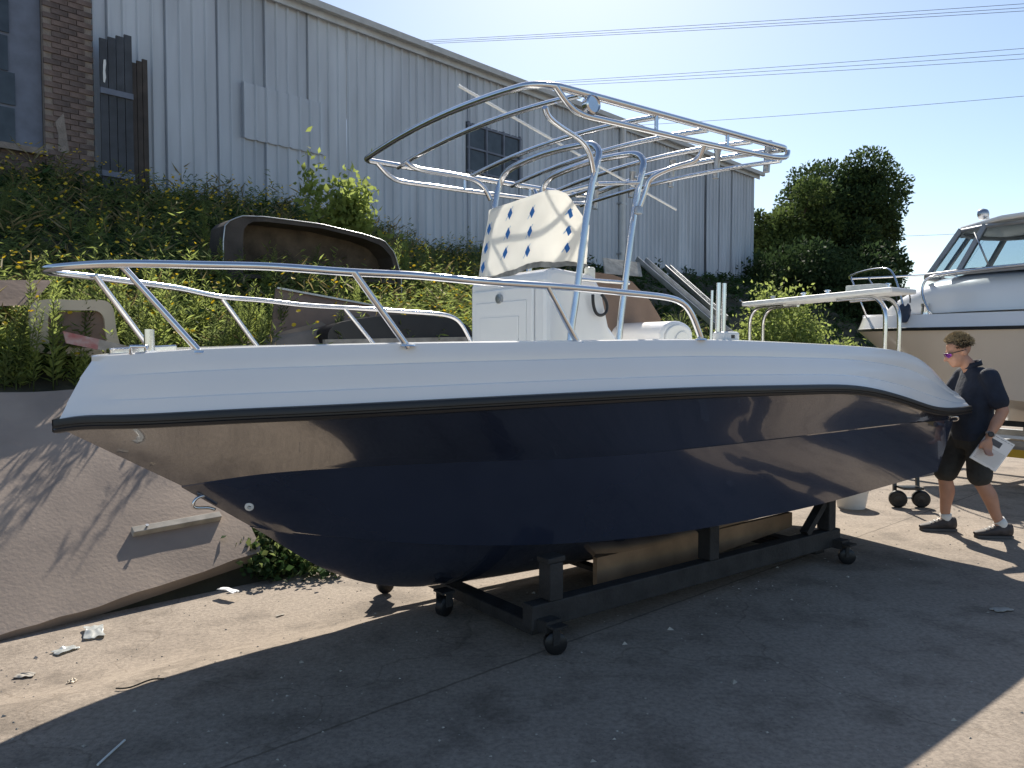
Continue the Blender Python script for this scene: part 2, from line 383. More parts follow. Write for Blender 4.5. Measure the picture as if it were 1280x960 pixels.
# window
wdw = MB().box((sw(wq[0], .02, 0)+sw(wq[1], .02, 0))/2+np.array([0, 0, (wh[0]+wh[1])/2]), (wq[1]-wq[0]+.1, .03, wh[1]-wh[0]+.1), (SH.a, SH.n, (0, 0, 1))).build('window', 'dirtyglass', shed)
fm = MB()
for q in np.linspace(wq[0], wq[1], 4): fm.box(sw(q, .05, (wh[0]+wh[1])/2), (.045, .05, wh[1]-wh[0]+.12), (SH.a, SH.n, (0, 0, 1)))
for h in np.linspace(wh[0], wh[1], 3): fm.box((sw(wq[0], .05, h)+sw(wq[1], .05, h))/2, (wq[1]-wq[0]+.1, .04, .045), (SH.a, SH.n, (0, 0, 1)))
fm.build('frame', 'timber_blue', wdw)
# roof, gutter, end wall, downpipe
QL = SHL
mb = MB(); mb.extrude([sw(-.25, .22, HR+.03), sw(QL, .22, HR+.03), sw(QL, -10, HR+1.6), sw(-.25, -10, HR+1.6)], (0, 0, .05)); mb.build('roof', 'corrugated_dark', shed)
MB().beam(sw(-.25, .27, HR+.02), sw(QL, .27, HR+.02), .10, .13).build('gutter', 'fascia', shed)
MB().beam(sw(-.2, .12, HR-.07), sw(QL, .12, HR-.07), .03, .16).build('fascia', 'corrugated_pale', shed)
n = 40; Vv = []
for i in range(n*2+1): Vv += [sw(.0-.03*(i % 2), -.1125*i, HB-.5), sw(.0-.03*(i % 2), -.1125*i, HR+.16*.1125*i)]
mesh_obj('end_wall', Vv, [(2*i, 2*i+2, 2*i+3, 2*i+1) for i in range(2*n)], 'corrugated_dark', shed)
qd, _ = shpix(773, 250)
MB().tube([sw(qd, .15, HB+.05), sw(qd, .15, HR-.1), sw(qd, .27, HR-.02)], .10, 12).build('downpipe', 'pvc', shed, smooth=True, sharp=50)
for h in (HB+.7, HB+2.2): MB().beam(sw(qd-.13, .12, h), sw(qd+.13, .12, h), .19, .05).build('pipe_bracket', 'dullsteel', shed)
# patchy dark gate leaf at the left end
gq = sorted([shpix(165, 100, .35)[0], shpix(124, 100, .35)[0]])
gate = tag(empty('gate', SH.w((gq[0]+gq[1])/2, .35, HB)), 'tall dark patched gate between the brick pier and the shed', 'gate'); go = np.array(gate.location)
gh = shpix(150, 48, .35)[1]
for i in range(4):
    a0 = gq[0]+(gq[1]-gq[0])*i/4; a1 = gq[0]+(gq[1]-gq[0])*(i+1)/4-.012; top = gh+.12*(i-1.5)*-.45
    MB().box(SH.w((a0+a1)/2, .35, 0)-go+np.array([0, 0, (HB-.1+top)/2]), (a1-a0, .03, top-HB+.1), (SH.a, SH.n, (0, 0, 1))).build('board', 'darkdoor', gate)
for h in (HB+.6, HB+1.9): MB().box(SH.w((gq[0]+gq[1])/2, .385, h)-go, (gq[1]-gq[0], .03, .09), (SH.a, SH.n, (0, 0, 1))).build('rail', 'timber_blue', gate)
tq, th_ = shpix(130, 88, .38)
tear = MB(); pts = [(0, .17), (.03, .18), (.035, .12), (.02, .0), (.03, -.1), (.012, -.19), (-.012, -.18), (-.015, -.05), (-.01, .08)]
tear.extrude([SH.w(tq-x, .372, th_+y)-go for x, y in pts], SH.n*.006); tear.build('sky_gap_strip', 'white_plastic', gate)  # white strip stands for bright sky showing through a rip in the gate
fq = sorted([shpix(187, 150, .3)[0], shpix(166, 150, .3)[0]]); ftop = shpix(176, 72, .3)[1]
fp = tag(empty('fence_panel', SH.w(sum(fq)/2, .25, HB)), 'narrow weathered timber fence panel against the shed beside the dark gate', 'fence'); fo = np.array(fp.location)
for i in range(3):
    c = fq[0]+(fq[1]-fq[0])*(i+.5)/3
    MB().box(SH.w(c, .25, 0)-fo+np.array([0, 0, (HB-.1+ftop-.05*i)/2]), ((fq[1]-fq[0])/3-.01, .03, ftop-.05*i-HB+.1), (SH.a, SH.n, (0, 0, 1))).build('paling', 'rustpanel', fp)
# brick building
bq0 = shpix(119, 150, .3)[0]; bqp = shpix(57, 150, .3)[0]
bb = tag(empty('brick_building', SH.w(bq0+1.2, .3, HB)), 'old red brown brick building with blue grey window frames beside the shed', 'building'); bo = np.array(bb.location)
wt, wb = shpix(30, -40, .3)[1], shpix(30, 185, .3)[1]
bl_ = bq0+3.4; bl_top = HR+.8
core = MB()
core.box(SH.w((bq0+bqp)/2, .10, (HB+bl_top)/2)-bo, (bqp-bq0-.02, .3, bl_top-HB), (SH.a, SH.n, (0, 0, 1)))
core.box(SH.w((bqp+bl_)/2, .10, (HB+wb)/2)-bo, (bl_-bqp, .3, wb-HB), (SH.a, SH.n, (0, 0, 1)))
core.box(SH.w((bqp+bl_)/2, .10, (wt+bl_top)/2)-bo, (bl_-bqp, .3, bl_top-wt), (SH.a, SH.n, (0, 0, 1)))
core.build('wall', 'mortar', bb)
bm_v = MB().box((0, 0, 0), (.225, .05, .074), (SH.a, SH.n, (0, 0, 1))); b0 = None; nb = 0
meA = bm_v.build('brick', 'brick', bb); meB = mesh_obj('brick', bm_v.V, bm_v.F, 'brick_dark', bb)
first = [meA, meB]; used = [False, False]
row = 0; h = HB+.3
while h < shpix(60, -10, .3)[1]+.05:
    q = bq0+.115-(row % 2)*.0
    qend = bqp if h > wb else bqp+.9
    if row % 2: q += .12
    while q+.1 < qend:
        i = 1 if random.random() < .4 else 0
        o = first[i] if not used[i] else first[i].copy()
        if used[i]: col.objects.link(o); o.parent = bb
        used[i] = True; o.location = SH.w(q, .25+random.uniform(-.004, .006), h)-bo
        q += .236; nb += 1
    h += .086; row += 1
win = MB().box(SH.w((bqp+bl_)/2, .12, (wt+wb)/2)-bo, (bl_-bqp, .06, wt-wb), (SH.a, SH.n, (0, 0, 1))).build('window', 'timber_blue', bb)
for (xa, ya, xb, yb) in [(-2, 45, 9, 86), (-2, 92, 18, 128), (-2, 136, 18, 176), (-2, 0, 10, 38)]:
    qa, ha = shpix(xa, yb, .16); qb, hb = shpix(xb, ya, .16)
    MB().box(SH.w((qa+qb)/2, .165, (ha+hb)/2)-bo, (abs(qb-qa), .02, abs(hb-ha)), (SH.a, SH.n, (0, 0, 1))).build('pane', 'dirtyglass', win)
MB().box(SH.w((bqp+bl_)/2, .30, wb-.02)-bo, (bl_-bqp, .16, .09), (SH.a, SH.n, (0, 0, 1))).build('sill', 'mortar', bb)
qa, ha = shpix(78, 170, .3)
MB().extrude([SH.w(qa+x, .277, ha+y)-bo for x, y in [(-.1, -.25), (.06, -.24), (.05, .0), (.09, .2), (-.03, .36), (-.06, .1)]], SH.n*.006).build('render_patch', 'mortar', bb)

# ================================================================== THE BOAT
BT = Frame((-2.085, 3.546), (math.sin(R(53)), math.cos(R(53))))
KB = .955                                          # metres per traced unit: the keel just clears the cradle
boat = empty('boat', (BT.B[0]*KB, BT.B[1]*KB, 0), math.atan2(BT.a[1], BT.a[0]))
tag(boat, 'navy hulled white centre console boat with tubular top frame on a wooden cradle', 'boat')
def S(p): return np.array([p[0]*KB, -p[1]*KB, EYE*(1-KB)+KB*p[2]])
def SP(pts): return [S(p) for p in pts]
def T(x, y, t): return BT.on_t(x, y, t)
def mir(p): return (p[0], -p[1], p[2])
NQ = 70; qq = np.linspace(0, 1, NQ)**1.25
rub = [(-.01, 0, 1.235), (.06, .135, 1.256), (.17, .31, 1.267), (.32, .47, 1.277), (.57, .70, 1.297), (.88, .91, 1.313), (1.54, 1.17, 1.337), (2.47, 1.29, 1.350), (3.12, 1.30, 1.349), (3.93, 1.295, 1.337), (4.51, 1.29, 1.321), (4.95, 1.28, 1.275), (5.46, 1.265, 1.186), (5.82, 1.25, 1.121), (6.2, 1.235, 1.088), (6.56, 1.22, 1.09)]
top = [(.13, 0, 1.528), (.165, .12, 1.531), (.22, .22, 1.536), (.35, .37, 1.55), (.49, .49, 1.561), (.92, .82, 1.579), (1.6, 1.08, 1.595), (2.04, 1.15, 1.602), (2.98, 1.19, 1.618), (3.67, 1.185, 1.614), (4.94, 1.16, 1.585), (5.4, 1.15, 1.563), (5.62, 1.14, 1.54), (5.86, 1.13, 1.49), (6.09, 1.12, 1.41), (6.30, 1.11, 1.31), (6.46, 1.105, 1.235), (6.62, 1.10, 1.195)]
knu = [(.52, 0, .875), (.62, .08, .895), (.85, .25, .935), (1.2, .48, .962), (1.71, .80, .985), (2.4, 1.08, .992), (3.22, 1.17, .995), (4.1, 1.19, .998), (5.52, 1.18, 1.0), (6.44, 1.15, .985)]
chi = [(.86, 0, .625), (1.02, .08, .59), (1.27, .23, .548), (1.56, .41, .51), (1.87, .59, .485), (2.21, .75, .468), (2.62, .89, .458), (3.12, 1.01, .460), (3.85, 1.07, .464), (4.57, 1.08, .472), (5.34, 1.09, .503), (6.27, 1.10, .545)]
kee = [(.86, 0, .625), (.94, 0, .567), (1.11, 0, .434), (1.32, 0, .295), (1.5, 0, .208), (1.71, 0, .14), (1.93, 0, .099), (2.3, 0, .072), (3, 0, .065), (4.5, 0, .09), (6.2, 0, .14)]
def curve_s(pts):          # resample by aft distance so that rows line up
    d = spline(pts, 400); s0, s1 = d[0, 0], d[-1, 0]; sv = s0+(s1-s0)*qq
    # arc parameter near the blunt bow, s elsewhere
    L = np.r_[0, np.cumsum(np.linalg.norm(np.diff(d, axis=0), axis=1))]; lv = qq*L[-1]
    return np.stack([np.interp(lv, L, d[:, i]) for i in range(3)], 1)
cr, ct, cn, cc, ck = map(curve_s, (rub, top, knu, chi, kee))
rb = cr.copy(); rb[:, 2] -= .035
def between(A, B_, n, bulge=0.):
    out = []
    for i in range(n):
        f = i/n; r = A*(1-f)+B_*f; r = r.copy(); r[:, 1] += bulge*math.sin(math.pi*f)*np.minimum(1, r[:, 1]/.5); out.append(r)
    return out
kn2 = cn.copy(); kn2[:, 1] = np.maximum(0, kn2[:, 1]-.007*np.minimum(1, kn2[:, 1]/.3)); kn2[:, 2] -= .008
cc2 = cc.copy(); cc2[:, 1] = np.maximum(0, cc2[:, 1]-.045*np.minimum(1, cc2[:, 1]/.4)); cc2[:, 2] -= .006
rows = between(rb, cn, 5, -.010)+[cn]+between(kn2, cc, 5, .004)+[cc]+[r_ - np.outer(np.interp(r_[:, 0], [1.2, 2.0, 3.2, 4.6], [0, 1, 1, 0]), [0, 0, .05*math.sin(math.pi*i_/5)]) for i_, r_ in enumerate(between(cc2, ck, 5, .0))]+[ck]
for side in (1,):
    Vv, Ff = loft([[S((p[0], p[1], p[2])) for p in r] for r in rows])
    n1 = len(Vv); V2, F2 = loft([[S((p[0], -p[1], p[2])) for p in r] for r in rows])
    Vv = list(Vv)+list(V2); Ff = Ff+[tuple(i+n1 for i in f) for f in F2]
    # transom
    e1 = [len(rows[0])*i+NQ-1 for i in range(len(rows))]; e2 = [i+n1 for i in e1]
    Ff += [(e1[i], e1[i+1], e2[i+1], e2[i]) for i in range(len(e1)-1)]
hull = mesh_obj('hull', Vv, Ff, 'navy', boat, smooth=True, sharp=14)
bmh = bmesh.new(); bmh.from_mesh(hull.data); bmesh.ops.remove_doubles(bmh, verts=bmh.verts, dist=.0006); bmesh.ops.recalc_face_normals(bmh, faces=bmh.faces); bmh.to_mesh(hull.data); bmh.free(); hull.data.set_sharp_from_angle(angle=R(14))
# white topsides, two moulded creases
c1 = cr*.76+ct*.24; c1b = c1.copy(); c1b[:, 1] = np.maximum(0, c1b[:, 1]-.009); c1b[:, 2] += .006
c2 = cr*.36+ct*.64; c2b = c2.copy(); c2b[:, 1] = np.maximum(0, c2b[:, 1]-.009); c2b[:, 2] += .006
bl = ct.copy(); bl[:, 1] += .012*np.minimum(1, bl[:, 1]/.2); bl[:, 2] -= .022
inn = ct.copy(); inn[:, 2] += .006; inn[:, 1] = np.maximum(0, inn[:, 1]-.03)
ind = ct.copy(); ind[:, 1] = np.maximum(0, ind[:, 1]-.24); ind[:, 2] += .0
ind[:, 0] = np.maximum(ind[:, 0], .2)
rows = [cr, between(cr, c1, 2)[1], c1, c1b]+between(c1b, c2, 3, .006)[1:]+[c2, c2b]+between(c2b, bl, 3, .006)[1:]+[bl, ct, inn, ind]
Vv = []; Ff = []
for sg in (1, -1):
    v, f = loft([[S((p[0], sg*p[1], p[2])) for p in r] for r in rows]); o = len(Vv); Vv += list(v); Ff += [tuple(i+o for i in q) for q in f]
m1 = len(Vv)//2; e1 = [NQ*i+NQ-1 for i in range(len(rows))]
Ff += [(e1[i], e1[i+1], e1[i+1]+m1, e1[i]+m1) for i in range(len(rows)-1)]
tp_ = mesh_obj('topsides', Vv, Ff, 'gelcoat', boat, smooth=True, sharp=22)
bmh = bmesh.new(); bmh.from_mesh(tp_.data); bmesh.ops.remove_doubles(bmh, verts=bmh.verts, dist=.0006); bmesh.ops.recalc_face_normals(bmh, faces=bmh.faces); bmh.to_mesh(tp_.data); bmh.free(); tp_.data.set_sharp_from_angle(angle=R(22))
# cockpit liner and floor
FL = .92
ia = ind.copy(); ib = ind.copy(); ib[:, 1] = np.maximum(0, ib[:, 1]-.04); ib[:, 2] = FL; ib[:, 0] = np.maximum(ib[:, 0], .80); ib[:, 1] = np.maximum(0, np.minimum(ib[:, 1], np.interp(ib[:, 0], cn[:, 0], cn[:, 1])-.16))
ia[:, 2] -= .003; ic = ib.copy(); ic[:, 1] = 0
Vv = []; Ff = []
for sg in (1, -1):
    v, f = loft([[S((p[0], sg*p[1], p[2])) for p in r] for r in (ia, ib, ic)]); o = len(Vv); Vv += list(v); Ff += [tuple(i+o for i in q) for q in f]
mesh_obj('cockpit_liner', Vv, Ff, 'liner', boat, smooth=True, sharp=30)
# rub rail
def railband(sg):
    prof = [(.0, .006), (.020, .002), (.026, -.010), (.026, -.026), (.014, -.030), (.014, -.038), (.024, -.042), (.020, -.055), (.0, -.06)]
    return [[S((p[0]-(.025*max(0, 1-p[1]/.25) if d > 0 else 0), sg*(p[1]+d), p[2]+z)) for p in cr] for d, z in prof]
Vv = []; Ff = []
for sg in (1, -1):
    v, f = loft(railband(sg)); o = len(Vv); Vv += list(v); Ff += [tuple(i+o for i in q) for q in f]
mesh_obj('rub_rail', Vv, Ff, 'rubber', boat, smooth=True, sharp=40)

TUBE = .0165
def tubepart(name, pts, r=TUBE, m='steel', parent=boat, n=None, seg=10, smooth_path=True):
    P = spline(pts, n or max(12, len(pts)*6)) if (smooth_path and len(pts) > 2) else np.array(pts, float)
    return MB().tube(SP(P), r, seg).build(name, m, parent, smooth=True, sharp=50)
# bow rail
near_rail = [(-.05, 0, 1.925), (-.03, .10, 1.925), (.05, .22, 1.93), (.19, .36, 1.935), (.50, .58, 1.93), (.74, .76, 1.922), (1.01, .95, 1.90), (1.29, 1.04, 1.895), (1.58, 1.11, 1.88), (2.03, 1.17, 1.873), (2.57, 1.19, 1.86), (2.80, 1.19, 1.85), (2.93, 1.19, 1.82), (3.0, 1.19, 1.76), (3.08, 1.19, 1.63)]
full = [mir(p) for p in near_rail[:0:-1]]+near_rail
br = tubepart('bow_rail', full, .017, n=150)
for q, (bx, by), (tx, ty) in [(0, (252, 437), (150, 329)), (1, (510, 429), (443, 341)), (2, (723, 426), (684, 358))]:
    tt = [.33, .97, 1.165][q]; tb = [.47, 1.0, 1.13][q]
    p = T(tx, ty, tt); b = T(bx, by, tb); b = (b[0], b[1], b[2]-.02)
    for f in (lambda z: z, mir):
        MB().tube(SP([f(b), f(p)]), .0145, 10).build('stanchion', 'steel', br, smooth=True, sharp=50)
        MB().lathe(S(f((b[0], b[1], b[2]+.006))), (0, 0, 1), [(.035, 0), (.033, .008), (.018, .012)], 14).build('stanchion_base', 'steel', br, smooth=True, sharp=40)
for f in (lambda z: z, mir): MB().lathe(S(f((3.08, 1.19, 1.618))), (0, 0, 1), [(.035, 0), (.033, .008), (.018, .012)], 14).build('rail_foot', 'steel', br, smooth=True, sharp=40)
# bow post, roller, cleat
p = T(187, 438, .22); MB().tube(SP([(p[0], p[1], 1.53), (p[0], p[1], 1.655)]), .023, 12).build('bow_post', 'steel', boat, smooth=True, sharp=40)
MB().beam(S((.20, 0, 1.552)), S((.50, 0, 1.57)), .09, .03).build('anchor_roller', 'steel', boat, bevel=.006)
MB().tube(SP([(.25, .26, 1.54), (.25, .26, 1.575), (.31, .29, 1.575), (.31, .29, 1.54)]), .008, 8).build('deck_cleat', 'steel', boat, smooth=True)
# bow eye and hull drain fitting
p = T(236, 621, 0); p = (p[0]+.105, p[1], p[2]-.03); eye = spline([(p[0]-.02, .012, p[2]+.03), (p[0]-.075, .012, p[2]+.015), (p[0]-.085, .012, p[2]-.02), (p[0]-.02, .012, p[2]-.035), (p[0]+.02, .012, p[2]-.05)], 24)
MB().tube(SP(eye), .008, 8).build('bow_eye', 'steel', boat, smooth=True)
p = T(332, 641, .30); 
def onhull(s, h):
    best = min(((abs(pp[0]-s)+abs(pp[2]-h)), tuple(pp)) for r in between(cn, cc, 12) for pp in r); return best[1]
p = onhull(p[0], p[2]); MB().lathe(S((p[0], p[1]+.004, p[2])), (-.4, -.85, -.3), [(.022, -.01), (.022, .008), (.010, .012), (.010, -.002)], 14).build('drain_fitting', 'white_plastic', boat, smooth=True, sharp=40)
MB().tube(SP(spline([(6.34, 1.16, 1.0), (6.36, 1.20, 1.01), (6.40, 1.20, .985), (6.40, 1.15, .97)], 16)), .008, 8).build('stern_eye', 'steel', boat, smooth=True)

# console
CS, CE = 2.56, 3.22
prof = [(CS, FL), (CS, 2.0), (CS+.02, 2.055), (CS+.08, 2.075), (CS+.40, 2.05), (CS+.47, 1.96), (CE-.12, 1.72), (CE, 1.60), (CE+.02, FL)]
con = MB(); ht = .42
con.extrude([S((s, -ht, h)) for s, h in prof], S((0, ht, 0))-S((0, -ht, 0)))
console = con.build('console', 'gelcoat', boat, bevel=.03)
DX = CS-.012
def fbox(name, t0, t1, h0, h1, d0, d1, m, par, bev=.006):
    return MB().box((S((CS-d0, t0, h0))+S((CS-d1, t1, h1)))/2, np.abs(S((CS-d0, t0, h0))-S((CS-d1, t1, h1)))).build(name, m, par, bevel=bev)
door = fbox('door', -.37, .31, 1.18, 1.965, 0, .022, 'gelcoat', console, .012)
fbox('raised_panel', -.31, .25, 1.26, 1.88, .022, .030, 'gelcoat', console, .007)
fbox('raised_panel', -.25, .18, 1.34, 1.78, .030, .037, 'gelcoat', console, .006)
MB().lathe(S((CS-.036, -.03, 1.90)), (-1, 0, 0), [(.03, -.02), (.03, .006), (.015, .008), (.015, .012)], 16).build('latch', 'dullsteel', console, smooth=True, sharp=40)
for tt in (-.2, .15): fbox('hinge', tt-.03, tt+.03, 1.625, 1.64, .02, .034, 'dullsteel', console, .002)
# wrapped windscreen: rounded shell
path = spline([(2.635, -.43), (2.61, -.39), (2.60, -.2), (2.595, .1), (2.605, .30), (2.65, .385), (2.72, .42), (2.86, .45)], 60)
def wrap(u, v, off=0.):
    """u 0..1 along path, v 0..1 up"""
    x = np.interp(u*59, range(60), path[:, 0]); tt = np.interp(u*59, range(60), path[:, 1])
    lo = 2.05+.05*float(sm(u, .25, .6))+.004*math.sin(u*23)
    hi = np.interp(u, [0, .3, .55, .66, .72, .80, .86, 1.0], [2.545, 2.56, 2.575, 2.58, 2.575, 2.55, 2.50, 2.36])
    h = lo+(hi-lo)*v; rake = .16*(h-2.05)
    e = 1e-3; a0 = np.interp(u*59-.5, range(60), path[:, 0]), np.interp(u*59-.5, range(60), path[:, 1]); a1 = np.interp(u*59+.5, range(60), path[:, 0]), np.interp(u*59+.5, range(60), path[:, 1])
    d = np.array([a1[0]-a0[0], a1[1]-a0[1]]); d /= np.linalg.norm(d)+1e-9; nn = np.array([-d[1], d[0]])
    o = off+.004*math.sin(u*7+v*4)*math.sin(v*3+u*4)+.0012*math.sin(u*31-v*11)
    return (x+rake+nn[0]*o, tt*(1-.05*v)+nn[1]*o, h)
nu, nvv = 56, 16
fl = MB(); fl.add(*loft([[S(wrap(i/nu, j/nvv)) for i in range(nu+1)] for j in range(nvv+1)]))
film = fl.build('windscreen_wrap', 'film', boat, smooth=True, fixn=False)
sd = film.modifiers.new('s', 'SOLIDIFY'); sd.thickness = .006
Lp = np.sum(np.linalg.norm(np.diff(path, axis=0), axis=1))
for off, kx, kz, mname, pm in [(.016, .034, .042, 'diamond_print', 'print'), (.013, .040, .05, 'pale_print', 'print_pale')]:
    dm = MB()
    for ci, (uc, v0) in enumerate([(.145, .17), (.335, .30), (.545, .21), (.84, .24)]):
        for r in range(5):
            vc = v0+r*.265
            if vc > .96 or (ci == 3 and vc > .9): continue
            du, dv = kx/Lp, kz/.5
            if mname == 'pale_print':     # thin hatch streaks beside each diamond
                for k2 in range(5):
                    o1 = (k2-2)*.35
                    a_ = [(uc-du*.9+du*.25*k2*.6-.006, vc-dv*(.75-.2*k2)), (uc-du*.9+du*.25*k2*.6, vc-dv*(.75-.2*k2)), (uc-du*.1+du*.25*k2*.6, vc+dv*(.15+.2*k2)), (uc-du*.1+du*.25*k2*.6-.006, vc+dv*(.15+.2*k2))]
                    a_ = [(x, min(max(y, .01), .985)) for x, y in a_]
                    dm.add([S(wrap(x, y, off)) for x, y in a_], [(0, 1, 2, 3)])
            else:
                a_ = [(uc, vc-dv), (uc+du*.7, vc), (uc, min(vc+dv, .99)), (uc-du*.7, vc)]
                MB().add([S(wrap(x, y, off)) for x, y in a_], [(0, 1, 2, 3)]).build(mname, pm, film, fixn=False)
    if dm.V: dm.build(mname, pm, film, fixn=False)['kind'] = 'stuff'
tp2 = MB(); tp2.add(*loft([[S(wrap(i/nu, -.04+.075*j/3+.004*math.sin(i*.7)+.003*math.sin(i*1.9), .012)) for i in range(nu+1)] for j in range(4)])); tp2.build('tape_strip', 'tape', film, smooth=True, fixn=False)
# hose, clip, small fittings on console side
p = [T(x, y, ht+.03) for x, y in [(741, 368), (742, 382), (746, 392), (752, 394), (758, 389), (758, 378), (752, 368)]]
MB().tube(SP(spline(p, 30)), .010, 8).build('hose_loop', 'blackplastic', boat, smooth=True)
p = T(737, 345, ht-.05); MB().box(S((p[0], p[1], p[2])), (.06, .05, .11)).build('dash_cover', 'clear_plastic', boat, bevel=.012)
# throttle/brown upright board behind console
MB().extrude([S(T(x, y, -.15)) for x, y in [(742, 340), (765, 343), (790, 352), (812, 375), (826, 398), (822, 430), (742, 430)]], S((0, .0, 0))-S((0, .02, 0))).build('backing_board', 'brownboard', boat)
# seat bolster
def seatprof(c, hw, h0, h1, n=12):
    r = []
    for i in range(n+1):
        a = math.pi*i/n; r.append((c-hw*math.cos(a), h1-.10+.10*math.sin(a)))
    return [(c-hw, h0)]+r+[(c+hw, h0)]
SCs = 3.84
st = MB(); st.extrude([S((s, -.34, h)) for s, h in seatprof(SCs, .17, FL, 1.775)], S((0, .36, 0))-S((0, -.34, 0))); seat = st.build('seat', 'gelcoat', boat, smooth=True, sharp=35, bevel=.02)
st = MB(); st.extrude([S((s, .36, h)) for s, h in seatprof(SCs, .145, 1.3, 1.75)], S((0, .376, 0))-S((0, .36, 0))); st.build('seat_end', 'white_plastic', seat, smooth=True, sharp=35, bevel=.008)
st = MB(); st.extrude([S((s, .376, h)) for s, h in seatprof(SCs+.03, .09, 1.3, 1.70)], S((0, .384, 0))-S((0, .376, 0))); st.build('seat_handle', 'liner', seat, bevel=.004)

# T-top
b1, hT = 1.0, 2.925
tt_ = empty('t_top', (0, 0, 0)); tt_.parent = boat
def tt(name, pts, r=.019, n=None): return tubepart(name, pts, r, parent=tt_, n=n)
def camb(t): return .06*(1-(t/b1)**2)
# perimeter top tube: front bow, near side, aft bow, far side (rounded corners)
def perim(hoff, inset, s0, s1, cr_=.16):
    P = []
    for (cs, ct_, a0) in [(s0+cr_, b1-inset-cr_, 180), (s1-.06, b1-inset-.06, 90), (s1-.06, -(b1-inset-.06), 0), (s0+cr_, -(b1-inset-cr_), -90)]:
        rr = .06 if cs > 3 else cr_ if ct_ > 0 else .05
        if cs < 3 and ct_ < 0: cs, ct_ = s0+.05, -(b1-inset-.05)
        for k in range(7):
            a = R(a0-15*k); x, y = cs+rr*math.cos(a), ct_+rr*math.sin(a); P.append((x, y))
    out = []
    for i in range(len(P)):
        p, q = np.array(P[i]), np.array(P[(i+1) % len(P)]); n_ = max(1, int(np.linalg.norm(q-p)/.1))
        for k in range(n_):
            z = p+(q-p)*k/n_; out.append((z[0], z[1], hT+hoff+camb(z[1])))
    return out
P = perim(0, 0, 2.04, 4.2)
MB().tube(SP(P), .0195, 10, closed=True).build('perimeter_tube', 'steel', tt_, smooth=True)
for sg in (1, -1):
    q = [(2.14, sg*b1, hT-.005), (2.19, sg*b1, hT-.05), (2.27, sg*b1, hT-.10), (2.45, sg*b1, hT-.115), (3.2, sg*b1, hT-.105), (3.9, sg*b1, hT-.085), (4.12, sg*b1, hT-.07), (4.19, sg*b1, hT-.045), (4.2, sg*b1, hT-.01)]
    tt('side_truss_tube', q, .0165)
    for s_q in (2.9, 3.55): MB().tube(SP([(s_q, sg*b1, hT-.105), (s_q, sg*b1, hT)]), .011, 8).build('spacer', 'steel', tt_, smooth=True, sharp=50)
    if sg == 1:
        MB().lathe(S((2.39, b1+.0, hT-.05)), (0, -1, 0), [(.047, -.02), (.05, .0), (.05, .018), (.042, .024), (.04, .016), (.0, .016)], 24).build('round_badge', 'steel', tt_, smooth=True, sharp=35)
for sb in (2.31, 2.92, 3.36, 3.80):
    tt('cross_bow', [(sb, t, hT-.015+camb(t)) for t in np.linspace(-b1, b1, 15)], .016, n=40)
tt('cross_bow', [(4.12, t, hT-.09+camb(t)*.7) for t in np.linspace(-b1, b1, 9)], .0145, n=30)
# hoops: near leg, over the top, far leg
for (pxs, sh) in [([(712, 430), (719, 378), (729, 300), (738, 240)], 2.90), ([(773, 430), (778, 380), (787, 305), (797, 238)], 3.30)]:
    leg = [T(x, y, .52) for x, y in pxs]
    d0 = (leg[0][0]-.06, .52, FL)
    upp = [(sh-.02, .53, 2.74), (sh, .52, 2.80), (sh+.005, .485, 2.845), (sh+.005, .42, 2.872), (sh, .3, 2.885)]
    half = [d0]+leg+upp
    hoop = half+[(sh, 0, 2.90)]+[mir(p) for p in half[::-1]]
    tt('hoop', hoop, .0215, n=130)
for sg in (1, -1):
    # forward S brace, aft brace, cross ties
    fwd = [T(742, 215, .55), T(738, 195, .57), T(730, 180, .60), T(712, 166, .66), T(693, 153, .72), T(684, 143, .75), T(681, 134, .77)]
    tt('forward_brace', [(p[0], sg*p[1], p[2]) for p in fwd], .016)
    aft = [T(798, 262, .60), T(806, 240, .62), T(812, 226, .64), T(822, 218, .68), T(850, 207, .76), T(872, 198, .82), T(878, 188, .85), T(881, 180, .87)]
    tt('aft_brace', [(p[0], sg*p[1], p[2]) for p in aft], .016)
    e = aft[0]; MB().lathe(S((e[0], sg*e[1], e[2])), (0, 0, -1), [(.02, -.02), (.026, .0), (.026, .025), (.012, .03)], 12).build('brace_foot', 'dullsteel', tt_, smooth=True, sharp=40)
    a_, c_ = T(722, 350, .52), T(786, 352, .52)
    tubepart('leg_tie', [(a_[0], sg*.52, 2.0), (c_[0], sg*.52, 2.0)], .012, parent=tt_)
    a_, c_ = T(735, 237, .52), T(797, 232, .52)
    tubepart('leg_tie', [(2.88, sg*.53, 2.60), (3.27, sg*.53, 2.66)], .013, parent=tt_)
tt('cross_tie', [(2.88, t, 2.60) for t in (-.53, 0, .53)], .012); tt('cross_tie', [(3.0, .5, 2.62), (3.1, .2, 2.64), (3.25, -.5, 2.66)], .011)
# rod holders along the aft bow
for tq in (.86, .43, .0, -.43, -.86):
    c = (4.14, tq, hT-.05+camb(tq))
    MB().lathe(S((c[0]+.02, c[1], c[2]-.10)), (.10, 0, 1), [(.022, 0), (.022, .19), (.026, .195), (.026, .205), (.018, .206), (.018, .02)], 14).build('rod_holder', 'dullsteel', tt_, smooth=True, sharp=40)
# long whip lying across the frame
a_ = BT.on_t(573, 107, .15); c_ = BT.on_t(848, 211, -.25)
w0 = (1.95, .50, 3.07); 
tubepart('whip_aerial', [BT.on_t(573, 107, -.05), BT.on_t(700, 180, -.2), BT.on_t(845, 262, -.45)], .009, 'white_plastic', tt_, n=10)
